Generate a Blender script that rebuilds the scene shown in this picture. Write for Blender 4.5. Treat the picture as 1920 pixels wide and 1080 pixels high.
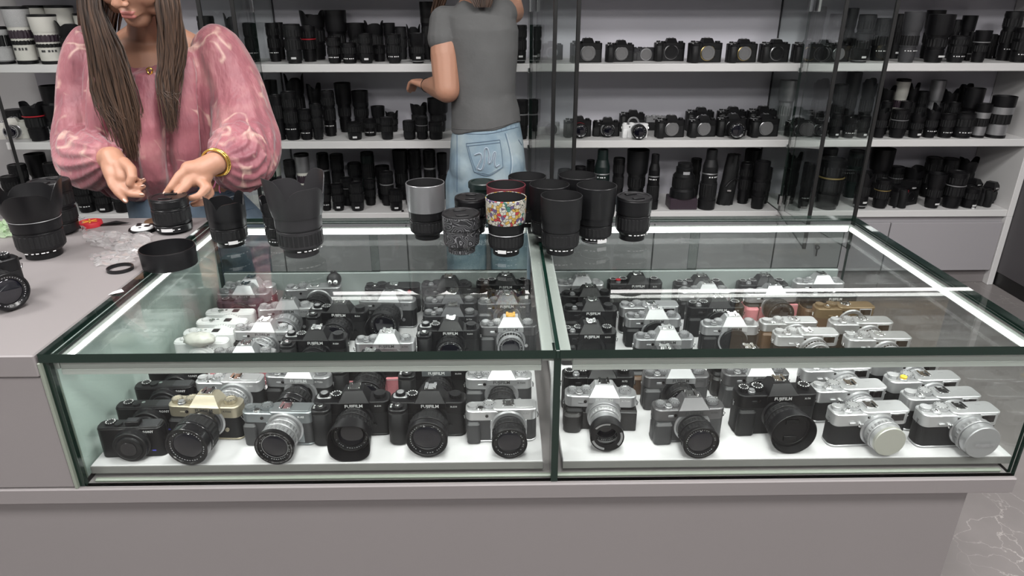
import bpy, bmesh, math, random
from mathutils import Vector, Matrix, Euler, noise
RAD = math.radians; PI = math.pi; TAU = 2 * PI
sc = bpy.context.scene
COL = sc.collection
for o in list(bpy.data.objects): bpy.data.objects.remove(o)
rnd = random.Random(11)

# ------------------------------------------------------------------ camera
CAM_Z = 1.36; PITCH = 0.4035; YAW = 0.0174; FPX = 1290.0
cam_d = bpy.data.cameras.new('camera'); cam = bpy.data.objects.new('camera', cam_d); COL.objects.link(cam)
cam.location = (0, 0, CAM_Z); cam.rotation_euler = (PI / 2 - PITCH, 0, -YAW)
cam_d.sensor_width = 36; cam_d.lens = FPX / 1920 * 36; cam_d.clip_start = 0.02
sc.camera = cam
_cp, _sp, _cy, _sy = math.cos(PITCH), math.sin(PITCH), math.cos(YAW), math.sin(YAW)
FW = Vector((_sy * _cp, _cy * _cp, -_sp)); RT = Vector((_cy, -_sy, 0)); UP = RT.cross(FW)
def at(u, v, z=None, y=None):
    """world point seen at photo pixel (u, v) on the level z or at the distance y"""
    d = FW + RT * ((u - 960) / FPX) + UP * ((540 - v) / FPX)
    t = (z - CAM_Z) / d.z if z is not None else y / d.y
    return Vector((0, 0, CAM_Z)) + d * t
def px_per_m(p):
    return FPX / (p - Vector((0, 0, CAM_Z))).dot(FW)

# ------------------------------------------------------------------ render look, world, ceiling light
sc.view_settings.view_transform = 'Standard'; sc.view_settings.look = 'None'
sc.view_settings.gamma = 1.0; sc.view_settings.use_curve_mapping = False
sc.view_settings.exposure = 0.3
sc.cycles.max_bounces = 10; sc.cycles.transparent_max_bounces = 40; sc.cycles.diffuse_bounces = 3
sc.cycles.glossy_bounces = 4; sc.cycles.use_denoising = True; sc.cycles.caustics_reflective = False
sc.cycles.caustics_refractive = False; sc.cycles.sample_clamp_indirect = 4.0
world = bpy.data.worlds.new('world'); sc.world = world; world.use_nodes = True
world.node_tree.nodes['Background'].inputs[0].default_value = (0.8, 0.85, 0.9, 1)
world.node_tree.nodes['Background'].inputs[1].default_value = 0.02
CEIL_Z = 2.75
LAMPS = [(-1.9, 0.95), (0.1, 0.95), (2.0, 0.95), (-1.9, -.35), (0.1, -.35), (2.0, -.35), (-1.2, -1.65), (1.2, -1.65)]
LAMP_POWER = 27.0
CASE_LED = 7.5

# ------------------------------------------------------------------ materials
MATS = {}
def mat(name, color=(.5, .5, .5), rough=.5, metal=0.0, spec=.5, emit=None, estr=0, coat=0, sheen=0):
    m = bpy.data.materials.new(name); m.use_nodes = True
    b = m.node_tree.nodes['Principled BSDF']
    b.inputs['Base Color'].default_value = (*color, 1); b.inputs['Roughness'].default_value = rough
    b.inputs['Metallic'].default_value = metal; b.inputs['Specular IOR Level'].default_value = spec
    if coat: b.inputs['Coat Weight'].default_value = coat
    if sheen: b.inputs['Sheen Weight'].default_value = sheen
    if emit:
        b.inputs['Emission Color'].default_value = (*emit, 1); b.inputs['Emission Strength'].default_value = estr
    MATS[name] = m
    return m
def nd(m, typ, **kw):
    n = m.node_tree.nodes.new(typ)
    for k, v in kw.items(): setattr(n, k, v)
    return n
def lk(m, a, b): m.node_tree.links.new(a, b)
def bsdf(m): return m.node_tree.nodes['Principled BSDF']
def grain(m, scale=300, amount=.15, bump=0.0, coords='Object', detail=4, dist=.001):
    """fine colour grain and relief on a plain material"""
    b = bsdf(m); tc = nd(m, 'ShaderNodeTexCoord'); nz = nd(m, 'ShaderNodeTexNoise')
    nz.inputs['Scale'].default_value = scale; nz.inputs['Detail'].default_value = detail
    lk(m, tc.outputs[coords], nz.inputs['Vector'])
    c = b.inputs['Base Color'].default_value[:]
    mx = nd(m, 'ShaderNodeMix', data_type='RGBA')
    mx.inputs[6].default_value = tuple(x * (1 - amount) for x in c[:3]) + (1,)
    mx.inputs[7].default_value = tuple(min(1, x * (1 + amount)) for x in c[:3]) + (1,)
    lk(m, nz.outputs['Fac'], mx.inputs[0]); lk(m, mx.outputs[2], b.inputs['Base Color'])
    if bump:
        bp = nd(m, 'ShaderNodeBump'); bp.inputs['Strength'].default_value = bump; bp.inputs['Distance'].default_value = dist
        lk(m, nz.outputs['Fac'], bp.inputs['Height']); lk(m, bp.outputs['Normal'], b.inputs['Normal'])
    return m
def ramp(m, stops):
    r = nd(m, 'ShaderNodeValToRGB'); e = r.color_ramp.elements
    while len(e) < len(stops): e.new(0.5)
    for k, (p, c) in enumerate(stops): e[k].position = p; e[k].color = (*c, 1)
    return r
def glass_mat(name, tint=(.93, .97, .95), strength=1.0, rough=0.0):
    """clear pane: sees through, with mirror reflection growing towards grazing angles"""
    m = bpy.data.materials.new(name); m.use_nodes = True; nt = m.node_tree; nt.nodes.clear()
    out = nd(m, 'ShaderNodeOutputMaterial'); mix = nd(m, 'ShaderNodeMixShader')
    tr = nd(m, 'ShaderNodeBsdfTransparent'); tr.inputs[0].default_value = (*tint, 1)
    gl = nd(m, 'ShaderNodeBsdfGlossy'); gl.inputs['Roughness'].default_value = rough
    lw = nd(m, 'ShaderNodeLayerWeight'); lw.inputs[0].default_value = .5
    pw = nd(m, 'ShaderNodeMath', operation='POWER'); pw.inputs[1].default_value = 5.0
    ma = nd(m, 'ShaderNodeMath', operation='MULTIPLY_ADD'); ma.inputs[1].default_value = .96 * strength; ma.inputs[2].default_value = .04 * strength
    lk(m, lw.outputs['Facing'], pw.inputs[0]); lk(m, pw.outputs[0], ma.inputs[0]); lk(m, ma.outputs[0], mix.inputs[0])
    lk(m, tr.outputs[0], mix.inputs[1]); lk(m, gl.outputs[0], mix.inputs[2]); lk(m, mix.outputs[0], out.inputs[0])
    MATS[name] = m
    return m
M = MATS
mat('black', (.0052, .0050, .0058), .38, 0, .32); grain(M['black'], 900, .3, .12, dist=.0004)
mat('black_gloss', (.007, .007, .008), .2)
mat('black_metal', (.0095, .0095, .0105), .33, 0.1, .4)
mat('black_rubber', (.0060, .0060, .0066), .6, 0, .32); grain(M['black_rubber'], 600, .3, .2, dist=.0004)
mat('charcoal', (.0105, .0105, .0115), .42, .1, .35)
mat('lens_grey', (.022, .021, .023), .42, .1, .4)
mat('leather', (.0075, .0075, .0082), .55, 0, .35); grain(M['leather'], 1400, .4, .55, dist=.0006)
mat('leather_grey', (.035, .035, .037), .5); grain(M['leather_grey'], 1400, .4, .5, dist=.0006)
mat('half_case_black', (.012, .011, .011), .5); grain(M['half_case_black'], 500, .4, .5, dist=.0008)
mat('silver', (.40, .40, .41), .34, .7); grain(M['silver'], 1500, .08)
mat('silver_bright', (.53, .53, .54), .32, .65)
mat('silver_satin', (.32, .32, .33), .38, .7); grain(M['silver_satin'], 1500, .08)
mat('champagne', (.46, .41, .31), .34, .65)
mat('graphite', (.125, .122, .126), .36, .65); grain(M['graphite'], 1500, .1)
mat('grey_metal', (.26, .28, .29), .35, .7)
mat('dark_graphite', (.05, .05, .054), .38, .6)
mat('speckle', (.12, .12, .125), .4, .4); grain(M['speckle'], 420, .75)
mat('white_plastic', (.80, .80, .80), .35); grain(M['white_plastic'], 300, .03)
mat('offwhite', (.62, .61, .56), .4); grain(M['offwhite'], 60, .06)
mat('grey_cap', (.13, .128, .13), .5)
mat('cap_silver', (.52, .52, .47), .38, .5); grain(M['cap_silver'], 500, .06)
mat('cap_grey', (.36, .36, .37), .4, .5)
mat('front_glass', (.004, .004, .006), .05, 0, .6, coat=.5)
mat('coated_glass', (.004, .004, .008), .05, 0, .6, coat=.5)
mat('hood_grey', (.30, .30, .31), .34, .75)
mat('ink', (.78, .78, .78), .5)
mat('ink_dark', (.05, .05, .05), .5)
mat('ink_grey', (.33, .33, .34), .5)
mat('red', (.42, .02, .03), .4)
mat('maroon', (.10, .015, .022), .45)
mat('yellow', (.75, .52, .05), .4)
mat('orange', (.8, .42, .05), .35, .3)
mat('blue_ink', (.06, .06, .5), .4)
mat('gold_ring', (.55, .42, .18), .3, .8)
mat('pink_leather', (.50, .17, .19), .5); grain(M['pink_leather'], 260, .12, .3, dist=.0006)
mat('brown_leather', (.10, .055, .03), .5); grain(M['brown_leather'], 200, .2, .3, dist=.0006)
mat('brown_brass', (.17, .115, .06), .4, .3); grain(M['brown_brass'], 200, .15)
mat('purple_black', (.035, .022, .032), .4)
mat('green_black', (.004, .011, .010), .4)
mat('sticker', (.62, .62, .62), .5)
mat('window_dark', (.012, .010, .010), .12)
mat('chrome', (.8, .8, .8), .12, 1.0)
# room and furniture
mat('laminate', (.205, .188, .188), .48); grain(M['laminate'], 3.0, .03, coords='Object')
mat('laminate_dark', (.15, .138, .138), .5); grain(M['laminate_dark'], 3.0, .04)
mat('cabinet_white', (.34, .325, .34), .45)
mat('shelf_white', (.66, .65, .645), .45)
mat('shelf_back', (.56, .55, .60), .55); grain(M['shelf_back'], 1.5, .03)
mat('tray_white', (.57, .56, .57), .5)
mat('tray_edge', (.20, .197, .19), .4)
mat('aluminium', (.42, .44, .42), .4, .25)
mat('silicone', (.21, .235, .195), .3)
mat('added_dark_panel', (.05, .05, .055), .35)  # for the added out-of-view panels that darken the glass top's reflection
mat('dark_frame', (.02, .022, .022), .3)
mat('dark_wall', (.075, .07, .075), .5)
mat('room_dark', (.09, .09, .10), .7)
mat('wall_paint', (.42, .41, .41), .7)
mat('ceiling_paint', (.6, .6, .6), .8)
mat('baseboard_black', (.008, .008, .008), .4)
mat('glass_edge', (.003, .015, .010), .12, 0, .5, coat=.2)
mat('white_board', (.60, .68, .65), .12, 0, .5, coat=.4); grain(M['white_board'], 12, .06)
mat('rail_grey', (.30, .335, .325), .3)
mat('poster_brown', (.30, .21, .12), .5); grain(M['poster_brown'], 7, .5)
mat('led', (1, 1, 1), .5, emit=(1, 1, 1), estr=CASE_LED)
mat('lamp', (1, 1, 1), .5, emit=(1, .98, .96), estr=6.0)
glass_mat('pane', (.965, .985, .975))
glass_mat('pane_clear', (.97, .985, .975), .4)
glass_mat('pane_door', (.93, .955, .945), 1.0)
glass_mat('pane_back', (.84, .88, .86), 1.2)
glass_mat('pane_partition', (.9, .93, .915), 1.0)
for nm, tint, dif, w in (('bag_film', (.98, .975, .975), (.85, .84, .84), .14), ('bag_green', (.86, .95, .82), (.55, .72, .48), .35)):
    m = glass_mat(nm, tint, 1.8, .14); mx = nd(m, 'ShaderNodeMixShader'); df = nd(m, 'ShaderNodeBsdfDiffuse'); df.inputs[0].default_value = (*dif, 1); mx.inputs[0].default_value = w
    o_ = [n for n in m.node_tree.nodes if n.type == 'OUTPUT_MATERIAL'][0]; g_ = o_.inputs[0].links[0].from_socket
    lk(m, g_, mx.inputs[1]); lk(m, df.outputs[0], mx.inputs[2]); lk(m, mx.outputs[0], o_.inputs[0])
# marble floor
fm = mat('marble', (.23, .215, .21), .28)
b = bsdf(fm); tc = nd(fm, 'ShaderNodeTexCoord'); nz = nd(fm, 'ShaderNodeTexNoise'); nz.inputs['Scale'].default_value = 2.2; nz.inputs['Detail'].default_value = 9
nz2 = nd(fm, 'ShaderNodeTexNoise'); nz2.inputs['Scale'].default_value = 1.3; nz2.inputs['Detail'].default_value = 5
vo = nd(fm, 'ShaderNodeTexVoronoi', feature='DISTANCE_TO_EDGE'); vo.inputs['Scale'].default_value = 4.5
mxv = nd(fm, 'ShaderNodeMix', data_type='RGBA', blend_type='LINEAR_LIGHT'); mxv.inputs[0].default_value = .6
lk(fm, tc.outputs['Object'], nz.inputs['Vector']); lk(fm, tc.outputs['Object'], nz2.inputs['Vector'])
lk(fm, tc.outputs['Object'], mxv.inputs[6]); lk(fm, nz.outputs['Color'], mxv.inputs[7]); lk(fm, mxv.outputs[2], vo.inputs['Vector'])
r1 = ramp(fm, [(.25, (.15, .138, .136)), (.75, (.255, .235, .23))]); lk(fm, nz.outputs['Fac'], r1.inputs[0])
r2 = ramp(fm, [(0, (1, 1, 1)), (.004, (.45, .45, .45)), (.014, (0, 0, 0))]); lk(fm, vo.outputs['Distance'], r2.inputs[0])
r3 = ramp(fm, [(.45, (0, 0, 0)), (.62, (1, 1, 1))]); lk(fm, nz2.outputs['Fac'], r3.inputs[0])
mu = nd(fm, 'ShaderNodeMath', operation='MULTIPLY'); lk(fm, r2.outputs[0], mu.inputs[0]); lk(fm, r3.outputs[0], mu.inputs[1])
mx = nd(fm, 'ShaderNodeMix', data_type='RGBA'); mx.inputs[7].default_value = (.62, .58, .55, 1)
lk(fm, mu.outputs[0], mx.inputs[0]); lk(fm, r1.outputs[0], mx.inputs[6]); lk(fm, mx.outputs[2], b.inputs['Base Color'])
# topographic line print (lens wrap) and coloured comic-like print (hood wrap, plain random patches)
tm = mat('topo_print', (.02, .02, .022), .35)
tc = nd(tm, 'ShaderNodeTexCoord'); nz = nd(tm, 'ShaderNodeTexNoise'); nz.inputs['Scale'].default_value = 38; nz.inputs['Detail'].default_value = 1
ml = nd(tm, 'ShaderNodeMath', operation='MULTIPLY'); ml.inputs[1].default_value = 14
fr = nd(tm, 'ShaderNodeMath', operation='FRACT'); rr = ramp(tm, [(0, (.2, .2, .21)), (.13, (.2, .2, .21)), (.2, (.016, .016, .018))])
lk(tm, tc.outputs['Object'], nz.inputs['Vector']); lk(tm, nz.outputs['Fac'], ml.inputs[0]); lk(tm, ml.outputs[0], fr.inputs[0]); lk(tm, fr.outputs[0], rr.inputs[0]); lk(tm, rr.outputs[0], bsdf(tm).inputs['Base Color'])
gm = mat('patch_print', (.5, .5, .5), .35)
tc = nd(gm, 'ShaderNodeTexCoord'); vo = nd(gm, 'ShaderNodeTexVoronoi'); vo.inputs['Scale'].default_value = 170
v2 = nd(gm, 'ShaderNodeTexVoronoi', feature='DISTANCE_TO_EDGE'); v2.inputs['Scale'].default_value = 170
nz = nd(gm, 'ShaderNodeTexNoise'); nz.inputs['Scale'].default_value = 60
sx = nd(gm, 'ShaderNodeSeparateColor'); lk(gm, vo.outputs['Color'], sx.inputs[0])
rr = ramp(gm, [(0, (.48, .46, .40)), (.34, (.42, .27, .06)), (.5, (.40, .40, .37)), (.62, (.34, .03, .04)), (.72, (.05, .16, .13)), (.82, (.46, .44, .38)), (.92, (.10, .07, .16))])
rr.color_ramp.interpolation = 'CONSTANT'
lk(gm, sx.outputs[0], rr.inputs[0])
re = ramp(gm, [(.03, (0, 0, 0)), (.08, (1, 1, 1))]); lk(gm, v2.outputs['Distance'], re.inputs[0])
mx = nd(gm, 'ShaderNodeMix', data_type='RGBA', blend_type='MULTIPLY'); mx.inputs[0].default_value = .85
for n in (vo, v2, nz): lk(gm, tc.outputs['Object'], n.inputs['Vector'])
lk(gm, rr.outputs[0], mx.inputs[6]); lk(gm, re.outputs[0], mx.inputs[7]); lk(gm, mx.outputs[2], bsdf(gm).inputs['Base Color'])
cm = mat('camo_print', (.4, .4, .4), .5); grain(cm, 55, .5, 0, detail=5)

# ------------------------------------------------------------------ mesh helpers
CACHE = {}
def cached(fn):
    def w(*a, **k):
        key = (fn.__name__, a, tuple(sorted(k.items())))
        if key not in CACHE: CACHE[key] = fn(*a, **k)
        return CACHE[key]
    return w
class MB:
    def __init__(s): s.v = []; s.f = []; s.m = []
    def add(s, verts, faces, mi=0, X=None):
        n = len(s.v)
        s.v += [tuple(X @ Vector(p)) if X is not None else tuple(p) for p in verts]
        s.f += [tuple(i + n for i in f) for f in faces]; s.m += [mi] * len(faces)
        return s
    def mesh(s, name='m', angle=35, slots=1):
        me = bpy.data.meshes.new(name); me.from_pydata(s.v, [], s.f); me.validate()
        for _ in range(slots): me.materials.append(None)
        if slots > 1 and len(me.polygons) == len(s.m): me.polygons.foreach_set('material_index', s.m)
        me.shade_smooth(); me.set_sharp_from_angle(angle=RAD(angle)); me.update()
        return me
def rrect(w, d, r, seg=4):
    r = max(min(r, w / 2 - 1e-5, d / 2 - 1e-5), 1e-5); pts = []
    for cx, cy, a0 in ((w/2-r, d/2-r, 0), (-w/2+r, d/2-r, 90), (-w/2+r, -d/2+r, 180), (w/2-r, -d/2+r, 270)):
        for k in range(seg + 1):
            a = RAD(a0 + 90 * k / seg); pts.append((cx + r * math.cos(a), cy + r * math.sin(a)))
    return pts
def rings(ringlist, cap0=True, cap1=True, closed=True):
    n = len(ringlist[0]); v = [p for r in ringlist for p in r]; f = []
    for i in range(len(ringlist) - 1):
        for j in range(n if closed else n - 1):
            a, b2 = i * n + j, i * n + (j + 1) % n
            f.append((a, b2, b2 + n, a + n))
    if cap0: f.append(tuple(range(n - 1, -1, -1)))
    if cap1: f.append(tuple(range((len(ringlist) - 1) * n, len(ringlist) * n)))
    return v, f
def rprism_g(w, d, z0, z1, r, ch=.001, seg=4, cx=0, cy=0, top=1.0):
    def ring(ins, z, s=1): return [(x * s + cx, y * s + cy, z) for x, y in rrect(w - 2*ins, d - 2*ins, max(r - ins, 2e-4), seg)]
    return rings([ring(ch, z0), ring(0, z0 + ch), ring(0, z1 - ch, top), ring(ch, z1, top)])
@cached
def rprism(w, d, z0, z1, r=.003, ch=.001, seg=4, top=1.0):
    return MB().add(*rprism_g(w, d, z0, z1, r, ch, seg, top=top)).mesh('prism')
def box_g(x0, x1, y0, y1, z0, z1):
    v = [(x0,y0,z0),(x1,y0,z0),(x1,y1,z0),(x0,y1,z0),(x0,y0,z1),(x1,y0,z1),(x1,y1,z1),(x0,y1,z1)]
    return v, [(3,2,1,0),(4,5,6,7),(0,1,5,4),(1,2,6,5),(2,3,7,6),(3,0,4,7)]
def cbox_g(x0, x1, y0, y1, z0, z1, ch=.002):
    w, d = x1 - x0, y1 - y0; ch = min(ch, w / 2.2, d / 2.2, (z1 - z0) / 2.2)
    return rprism_g(w, d, z0, z1, ch, ch, 1, (x0 + x1) / 2, (y0 + y1) / 2)
def cbox(x0, x1, y0, y1, z0, z1, ch=.002):
    return MB().add(*cbox_g(x0, x1, y0, y1, z0, z1, ch)).mesh('box', 30)
def lathe_g(prof, seg=32, rib=0.0, a0=0.0, a1=TAU):
    full = abs(a1 - a0 - TAU) < 1e-6; n = seg if full else seg + 1; v = []; f = []; idx = []
    for r, z in prof:
        if r < 1e-6: idx.append((len(v),)); v.append((0, 0, z)); continue
        idx.append(tuple(range(len(v), len(v) + n)))
        for k in range(n):
            a = a0 + (a1 - a0) * k / seg; q = r - (rib if k % 2 else 0); v.append((q * math.cos(a), q * math.sin(a), z))
    for i in range(len(prof) - 1):
        A, B = idx[i], idx[i + 1]
        for k in range(seg):
            k2 = (k + 1) % n if full else k + 1
            if len(A) == 1 and len(B) == 1: continue
            if len(A) == 1: f.append((A[0], B[k2], B[k]))
            elif len(B) == 1: f.append((A[k], A[k2], B[0]))
            else: f.append((A[k], A[k2], B[k2], B[k]))
    return v, f
@cached
def lathe(prof, seg=32, rib=0.0):
    return MB().add(*lathe_g(prof, seg, rib)).mesh('lathe', 30)
def tube_g(path, r, seg=8, r1=None, closed=False):
    P = [Vector(p) for p in path]; n = len(P); rg = []; up = None
    for i in range(n):
        t = (P[(i+1) % n] - P[i-1]) if closed else (P[min(i+1, n-1)] - P[max(i-1, 0)]); t.normalize()
        if up is None: up = Vector((0, 0, 1)) if abs(t.z) < .9 else Vector((1, 0, 0))
        s = t.cross(up).normalized(); up = s.cross(t).normalized()
        q = r if not callable(r) else r(i / (n - 1))
        rg.append([tuple(P[i] + (s * math.cos(TAU*k/seg) + up * math.sin(TAU*k/seg)) * q) for k in range(seg)])
    if closed: rg.append(rg[0])
    return rings(rg, not closed, not closed)
def tube(path, r, seg=8, closed=False): return MB().add(*tube_g(path, r, seg, closed=closed)).mesh('tube', 50)
@cached
def ring_mesh(R, r, seg=14, s2=6):
    return tube([(R * math.cos(TAU*k/seg), R * math.sin(TAU*k/seg), 0) for k in range(seg)], r, s2, True)
@cached
def text_mesh(body, size, bold=.012, sx=1.0):
    cu = bpy.data.curves.new('t', 'FONT'); cu.body = body; cu.size = 1; cu.align_x = 'CENTER'; cu.align_y = 'CENTER'; cu.resolution_u = 1
    cu.offset = bold; cu.fill_mode = 'FRONT'
    o = bpy.data.objects.new('t', cu); COL.objects.link(o); bpy.context.view_layer.update()
    me = bpy.data.meshes.new_from_object(o.evaluated_get(bpy.context.evaluated_depsgraph_get()))
    bpy.data.objects.remove(o)
    for v in me.vertices: v.co = (v.co.x * size * sx, v.co.y * size, 0)
    me.materials.clear(); me.materials.append(None)
    return me

def obj(name, me, m, parent=None, loc=(0, 0, 0), rot=(0, 0, 0), scale=None):
    o = bpy.data.objects.new(name, me); COL.objects.link(o)
    ms = m if isinstance(m, (list, tuple)) else [m]
    for k, q in enumerate(ms):
        o.material_slots[k].link = 'OBJECT'; o.material_slots[k].material = M[q] if isinstance(q, str) else q
    o.location = loc; o.rotation_euler = rot
    if scale: o.scale = scale
    if parent: o.parent = parent
    return o
def empty(name, loc=(0, 0, 0), rz=0, parent=None):
    o = bpy.data.objects.new(name, None); COL.objects.link(o); o.location = loc; o.rotation_euler = (0, 0, rz); o.empty_display_size = .02
    if parent: o.parent = parent
    return o
def tag(o, label=None, cat=None, group=None, kind=None):
    if label: o['label'] = label
    if cat: o['category'] = cat
    if group: o['group'] = group
    if kind: o['kind'] = kind
    return o
ORD = ['first', 'second', 'third', 'fourth', 'fifth', 'sixth', 'seventh', 'eighth', 'ninth', 'tenth', 'eleventh', 'twelfth', 'thirteenth', 'fourteenth', 'fifteenth', 'sixteenth', 'seventeenth', 'eighteenth', 'nineteenth', 'twentieth', 'twenty-first', 'twenty-second', 'twenty-third', 'twenty-fourth', 'twenty-fifth']
# ------------------------------------------------------------------ key levels
TOP_Z = CAM_Z - .475; BASE_Z = CAM_Z - .713; TRAY_Z = CAM_Z - .690
XL, XR, XM, YF, YB = -.6665, .8245, .0823, .8815, 1.530
SH_Y = 3.19; SH_D = .33
SHELF_Z = [.394, .737, 1.076, 1.416]
# ------------------------------------------------------------------ room shell
X0, X1, Y0, Y1 = -3.2, 3.3, -2.6, SH_Y + SH_D + .06
def slab(name, x0, x1, y0, y1, z0, z1, m): return tag(obj(name, cbox(x0, x1, y0, y1, z0, z1, .0005), m), kind='structure')
slab('floor', X0, X1, Y0, Y1, -.05, 0, 'marble')
slab('ceiling', X0, X1, Y0, Y1, CEIL_Z, CEIL_Z + .05, 'ceiling_paint')
slab('wall_back', X0, X1, Y1, Y1 + .08, 0, CEIL_Z, 'wall_paint')
slab('wall_left', X0 - .08, X0, Y0, Y1, 0, CEIL_Z, 'wall_paint')
slab('wall_right', X1, X1 + .08, Y0, Y1, 0, CEIL_Z, 'wall_paint')
slab('wall_front', X0, X1, Y0 - .08, Y0, 0, CEIL_Z, 'room_dark')
for k, (x, y) in enumerate(LAMPS):
    t = tag(empty('ceiling_light', (x, y, CEIL_Z)), 'white square ceiling light panel, %s of eight overhead' % ORD[k], 'light', 'ceiling light panels')
    obj('frame', cbox(-.31, .31, -.31, .31, -.02, 0), 'aluminium', t)
    ld = bpy.data.lights.new('panel_light', 'AREA'); ld.shape = 'SQUARE'; ld.size = .58; ld.energy = LAMP_POWER; ld.color = (1, .985, .97)
    lo = bpy.data.objects.new('panel_light', ld); COL.objects.link(lo); lo.parent = t; lo.location = (0, 0, -.03)
    obj('diffuser', cbox(-.29, .29, -.29, .29, -.024, -.018), 'lamp', t)

# ------------------------------------------------------------------ wall shelving: four bays
PART_X = [at(-30, 128, y=SH_Y).x, at(485, 128, y=SH_Y).x, at(999, 128, y=SH_Y).x, at(1505, 128, y=SH_Y).x, at(1968, 128, y=SH_Y).x]
BAY = ['left', 'second', 'third', 'right']
CAB_TOP = SHELF_Z[0] - .034
def pane_mesh(x0, x1, y0, y1, z0, z1, thin):
    """glass slab with its polished edges as a second material; thin = axis of the thickness"""
    v, f = box_g(x0, x1, y0, y1, z0, z1); big = {'z': (0, 1), 'y': (2, 4), 'x': (3, 5)}[thin]
    b = MB(); b.v = v; b.f = f; b.m = [0 if k in big else 1 for k in range(6)]
    return b.mesh('pane', slots=2)
for k in range(4):
    xa, xb = PART_X[k], PART_X[k + 1]
    t = tag(empty('shelf_unit', ((xa + xb) / 2, SH_Y, 0)), 'white wall shelf unit with camera gear, %s of the four bays' % ['leftmost', 'second', 'third', 'rightmost'][k], 'shelving', 'wall shelf units')
    w = (xb - xa) / 2
    for z in SHELF_Z:
        obj('shelf', cbox(-w, w, 0, SH_D, z - .034, z, .002), 'shelf_white', t)
    obj('back_panel', cbox(-w, w, SH_D, SH_D + .02, CAB_TOP, 2.15, .001), 'shelf_back', t)
    for s in (0, 1): obj('added_dark_panel', cbox(-w + s * w + .002, -w + s * w + w - .002, .004, .02, SHELF_Z[3] + .004, 2.15), 'added_dark_panel', t)  # unseen dark panels added above the shelves so the glass top mirrors less haze
    if k < 3:
        obj('partition', pane_mesh(w - .010, w - .001, .0, SH_D, SHELF_Z[0], SHELF_Z[3] - .036, 'x'), ['pane_partition', 'glass_edge'], t)
        for z in SHELF_Z[:3]:
            for s in (-1, 1): obj('glass_clip', cbox(w - .011 + s * .006 - .005, w - .011 + s * .006 + .005, -.012, .0, z - .036, z - .016, .002), 'chrome', t)
    else:
        obj('side_panel', cbox(w, w + .03, -.005, SH_D, CAB_TOP, 2.15), 'shelf_white', t)
    c = tag(empty('base_cabinet', ((xa + xb) / 2, SH_Y, 0)), 'low grey two-door base cabinet under the %s shelf bay' % ['leftmost', 'second', 'third', 'rightmost'][k], 'cabinet', 'base cabinets')
    obj('body', cbox(-w + .001, w - .001, .02, SH_D, .075, CAB_TOP - .001), 'cabinet_white', c)
    if k == 3: obj('side_panel', cbox(w, w + .03, -.005, SH_D, 0, CAB_TOP - .0005), 'shelf_white', c)
    obj('toe_kick', cbox(-w + .001, w - .001, .03, SH_D, 0, .075), 'laminate', c)
    for s in (0, 1):
        a = -w + s * w
        d = obj('door', cbox(a + .003, a + w - .003, .0, .019, .078, CAB_TOP - .03), 'cabinet_white', c)
        if k == 3 and s == 0:
            q = at(1531, 456, y=SH_Y); lx = q.x - (xa + xb) / 2
            lo = obj('lock', lathe(((0, 0), (.013, 0), (.013, .008), (.004, .009), (0, .009)), 16), 'chrome', d, (lx, 0, q.z), (PI/2, 0, 0))
            obj('key', MB().add(*tube_g([(.009 * math.cos(TAU*j/12), 0, .009 * math.sin(TAU*j/12)) for j in range(12)], .003, 6, closed=True)).add(*cbox_g(-.003, .003, -.002, .002, -.045, -.008, .0008)).mesh('key'), 'black_metal', d, (lx + .002, -.014, q.z - .018))
# swung-open glass doors (two per partition) with black edge seals
def circ_hit(hx, hy, u, W):
    """free edge of a door of width W hinged at (hx, hy), seen at pixel column u"""
    best = None
    for k in range(40, 150):
        a = RAD(k); x, y = hx - W * math.cos(a), hy - W * math.sin(a)
        e = abs(at(u, 200, y=y).x - x)
        if best is None or e < best[0]: best = (e, x, y, a)
    return best
for k, us in ((1, (462, 404)), (2, (1036, 1081)), (3, (1556, 1644))):
    for j, u in enumerate(us):
        hx = PART_X[k] + (-.014, .014)[j] * (-1 if k == 1 else 1); hy = SH_Y - .006
        W = .55
        _, fx, fy, a = circ_hit(hx, hy, u, W)
        t = tag(empty('glass_door', (hx, hy, 0), math.atan2(fy - hy, fx - hx)), 'open clear glass shelf door with black edge, %s of two at the %s partition' % ((['right', 'left'] if k == 1 else ['left', 'right'])[j], ['', 'left', 'middle', 'right'][k]), 'door', 'glass shelf doors')
        obj('glass_pane', pane_mesh(.008, W - .006, -.003, .003, SHELF_Z[0] + .004, SHELF_Z[3] - .04, 'y'), ['pane_door', 'glass_edge'], t)
        obj('edge_seal', cbox(W - .006, W + .004, -.007, .007, SHELF_Z[0] + .004, SHELF_Z[3] - .04, .001), 'baseboard_black', t)
        for z in (SHELF_Z[0] + .06, SHELF_Z[3] - .1): obj('hinge', cbox(-.006, .03, -.007, .007, z - .025, z + .025, .002), 'chrome', t)
# glass door of the leftmost bay, seen at the picture edge
hx, hy = PART_X[0] + .02, SH_Y - .006
_, fx, fy, a = circ_hit(hx, hy, 0, .55)
t = tag(empty('glass_door', (hx, hy, 0), math.atan2(fy - hy, fx - hx)), 'open glass shelf door at the far left edge', 'door', 'glass shelf doors')
obj('glass_pane', pane_mesh(.008, .544, -.003, .003, SHELF_Z[0] + .004, SHELF_Z[3] - .04, 'y'), ['pane_door', 'glass_edge'], t)
obj('edge_seal', cbox(.544, .55, -.006, .006, SHELF_Z[0] + .004, SHELF_Z[3] - .04, .001), 'baseboard_black', t)
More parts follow.
